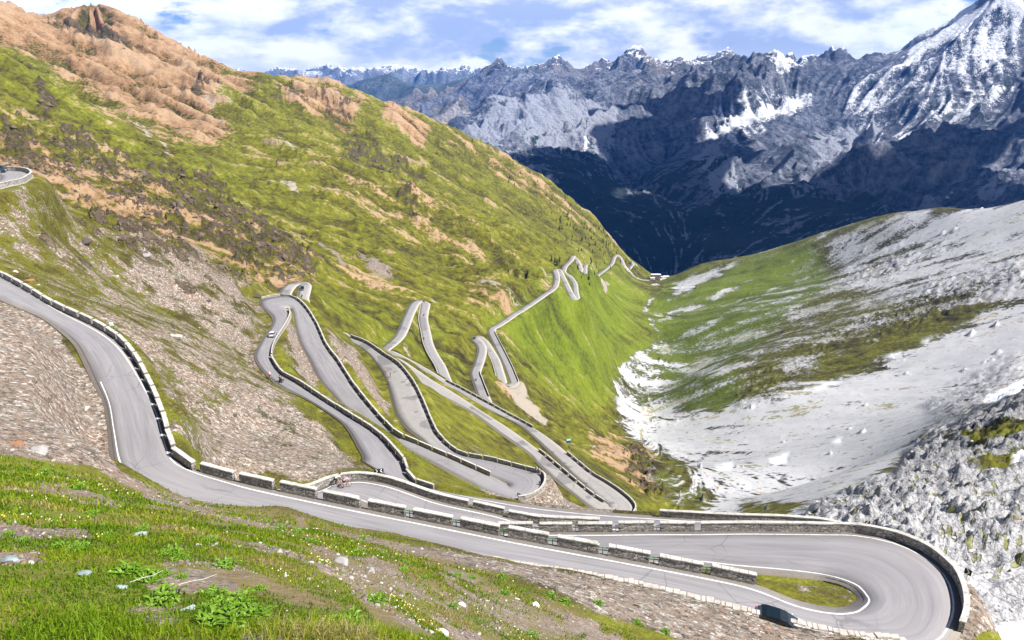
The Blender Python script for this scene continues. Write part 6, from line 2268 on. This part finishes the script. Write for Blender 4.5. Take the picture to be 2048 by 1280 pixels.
# ================================================================ clouds that shade the far massif, and the air
def cloud_material():
    t = NT('cloud')
    t.b.inputs['Base Color'].default_value = (.9, .9, .92, 1)
    t.b.inputs['Roughness'].default_value = 1
    t.b.inputs['Specular IOR Level'].default_value = 0
    return t.mat


M['cloud'] = cloud_material()
SUNV = np.array([math.sin(math.radians(110)) * math.cos(math.radians(50)), math.cos(math.radians(110)) * math.cos(math.radians(50)), math.sin(math.radians(50))])


def cloud(targets, seed, top=2950.0):
    """one cumulus: lumps that stand between the sun and the named places"""
    mb = MB()
    rr = random.Random(seed)
    for px, py, d, rad in targets:
        p = at_d(px, py, d)
        c = p + SUNV * ((top - p[2]) / SUNV[2])
        for k in range(7):
            a, q = rr.uniform(0, 6.28), rr.uniform(0, .75) * rad
            r = rad * rr.uniform(.35, .62)
            mb.blob((c[0] + math.cos(a) * q, c[1] + math.sin(a) * q, c[2] + rr.uniform(-.1, .35) * rad), (r, r, r * .55), rr.random(), 3, .10)
    o = mb.build('cloud', M['cloud'], smooth=True)
    return tag(o, kind='structure')


cloud([(1130, 330, 3900, 420), (1250, 300, 4300, 560), (1300, 420, 3300, 600), (1200, 400, 3400, 480), (1380, 500, 2950, 500), (1380, 330, 4200, 500), (1350, 220, 5400, 520), (1290, 170, 6000, 420), (1420, 270, 4700, 420)], 1)
cloud([(1480, 380, 3600, 620), (1560, 470, 2950, 600), (1620, 380, 3500, 560), (1700, 400, 3100, 560), (1500, 240, 5000, 420), (1420, 180, 5900, 380)], 2)
cloud([(1850, 380, 3100, 560), (1980, 340, 3400, 620), (2080, 360, 3100, 560), (1800, 330, 3700, 420), (1900, 280, 4200, 460), (2000, 230, 4600, 420)], 3)


def haze():
    t = NT('haze_air')
    t.t.nodes.remove(t.b)
    v = t.n('ShaderNodeVolumePrincipled')
    v.inputs['Color'].default_value = (.05, .29, 1.0, 1)
    v.inputs['Density'].default_value = HAZE
    v.inputs['Anisotropy'].default_value = .1
    out = [x for x in t.t.nodes if x.type == 'OUTPUT_MATERIAL'][0]
    t.t.links.new(v.outputs[0], out.inputs['Volume'])
    mb = MB()
    mb.box((0, 11400, 250), (44000, 23400, 3900))
    o = mb.build('haze', t.mat)
    return tag(o, kind='stuff')


HAZE = 2.6e-5
haze()
# ================================================================ camera, sun, sky
cam = bpy.data.cameras.new('camera')
cam.sensor_fit = 'HORIZONTAL'
cam.sensor_width = 36.0
cam.lens = 36.0 * F / 2048.0
cam.clip_start = 0.1
cam.clip_end = 120000
co = bpy.data.objects.new('camera', cam)
co.rotation_euler = (math.pi / 2 - PITCH, 0, 0)
COL.objects.link(co)
SC.camera = co
SUN_AZ, SUN_EL = math.radians(110), math.radians(50)     # measured from straight ahead, to the right
sd = Vector((math.sin(SUN_AZ) * math.cos(SUN_EL), math.cos(SUN_AZ) * math.cos(SUN_EL), math.sin(SUN_EL)))
sl = bpy.data.lights.new('sun', 'SUN')
sl.energy = 5.0
sl.angle = math.radians(0.53)
sl.color = (1.0, 0.955, 0.89)
so = bpy.data.objects.new('sun', sl)
so.rotation_euler = sd.to_track_quat('Z', 'Y').to_euler()
so.location = sd * 500
COL.objects.link(so)
def sky():
    w = bpy.data.worlds.new('World')
    SC.world = w
    w.use_nodes = True
    t = NT.__new__(NT)
    t.t = w.node_tree
    bg = t.t.nodes['Background']
    sk = t.n('ShaderNodeTexSky', sky_type='NISHITA')
    sk.sun_disc = False
    sk.sun_elevation = SUN_EL
    sk.sun_rotation = SUN_AZ
    sk.altitude = 2700
    sk.air_density, sk.dust_density, sk.ozone_density = 1.0, .6, 1.0
    D = t.n('ShaderNodeTexCoord').outputs['Generated']
    x, y, z = t.sep(D)
    zz = t.m('MAXIMUM', z, .004)
    # cumulus banks: noise over the direction of view, flattened
    cv = t.n('ShaderNodeCombineXYZ')
    t.put(cv.inputs[0], t.m('MULTIPLY', x, 4.6)); t.put(cv.inputs[1], t.m('MULTIPLY', y, 4.6)); t.put(cv.inputs[2], t.m('MULTIPLY', z, 12.5))

    def dens(vec):
        return t.m('ADD', t.m('MULTIPLY', t.noise(.8, 10, .56, vec, .25), .7), t.m('MULTIPLY', t.noise(2.6, 8, .6, vec, .15), .3))
    d0 = dens(cv.outputs[0])
    cover = t.m('MULTIPLY', t.step(d0, .40, .455), t.step(z, .50, .26))
    sh = t.n('ShaderNodeVectorMath', operation='ADD')
    t.put(sh.inputs[0], cv.outputs[0]); sh.inputs[1].default_value = (.16, -.06, .30)
    d1 = dens(sh.outputs[0])
    shade = t.step(t.m('ADD', t.m('SUBTRACT', d0, d1), t.m('MULTIPLY', t.m('SUBTRACT', .52, d0), .45)), -.055, .075)
    CL = 1.0 / SKY / 2 ** EXPO
    q = lambda *c: tuple(k * CL for k in c)
    cc = t.mix(shade, q(.70, .78, .93), q(1.75, 1.69, 1.64))
    cc = t.mix(t.step(z, .07, .0), cc, q(1.3, 1.3, 1.32))
    col = t.mix(cover, sk.outputs[0], cc)
    t.put(bg.inputs[0], col)
    bg.inputs[1].default_value = SKY
    vs = SC.view_settings
    vs.view_transform = 'Standard'
    vs.look = 'None'
    vs.gamma = 1.0
    vs.exposure = EXPO


SKY, EXPO = .05, 1.12
sky()
SC.cycles.use_denoising = True
SC.cycles.max_bounces = 5
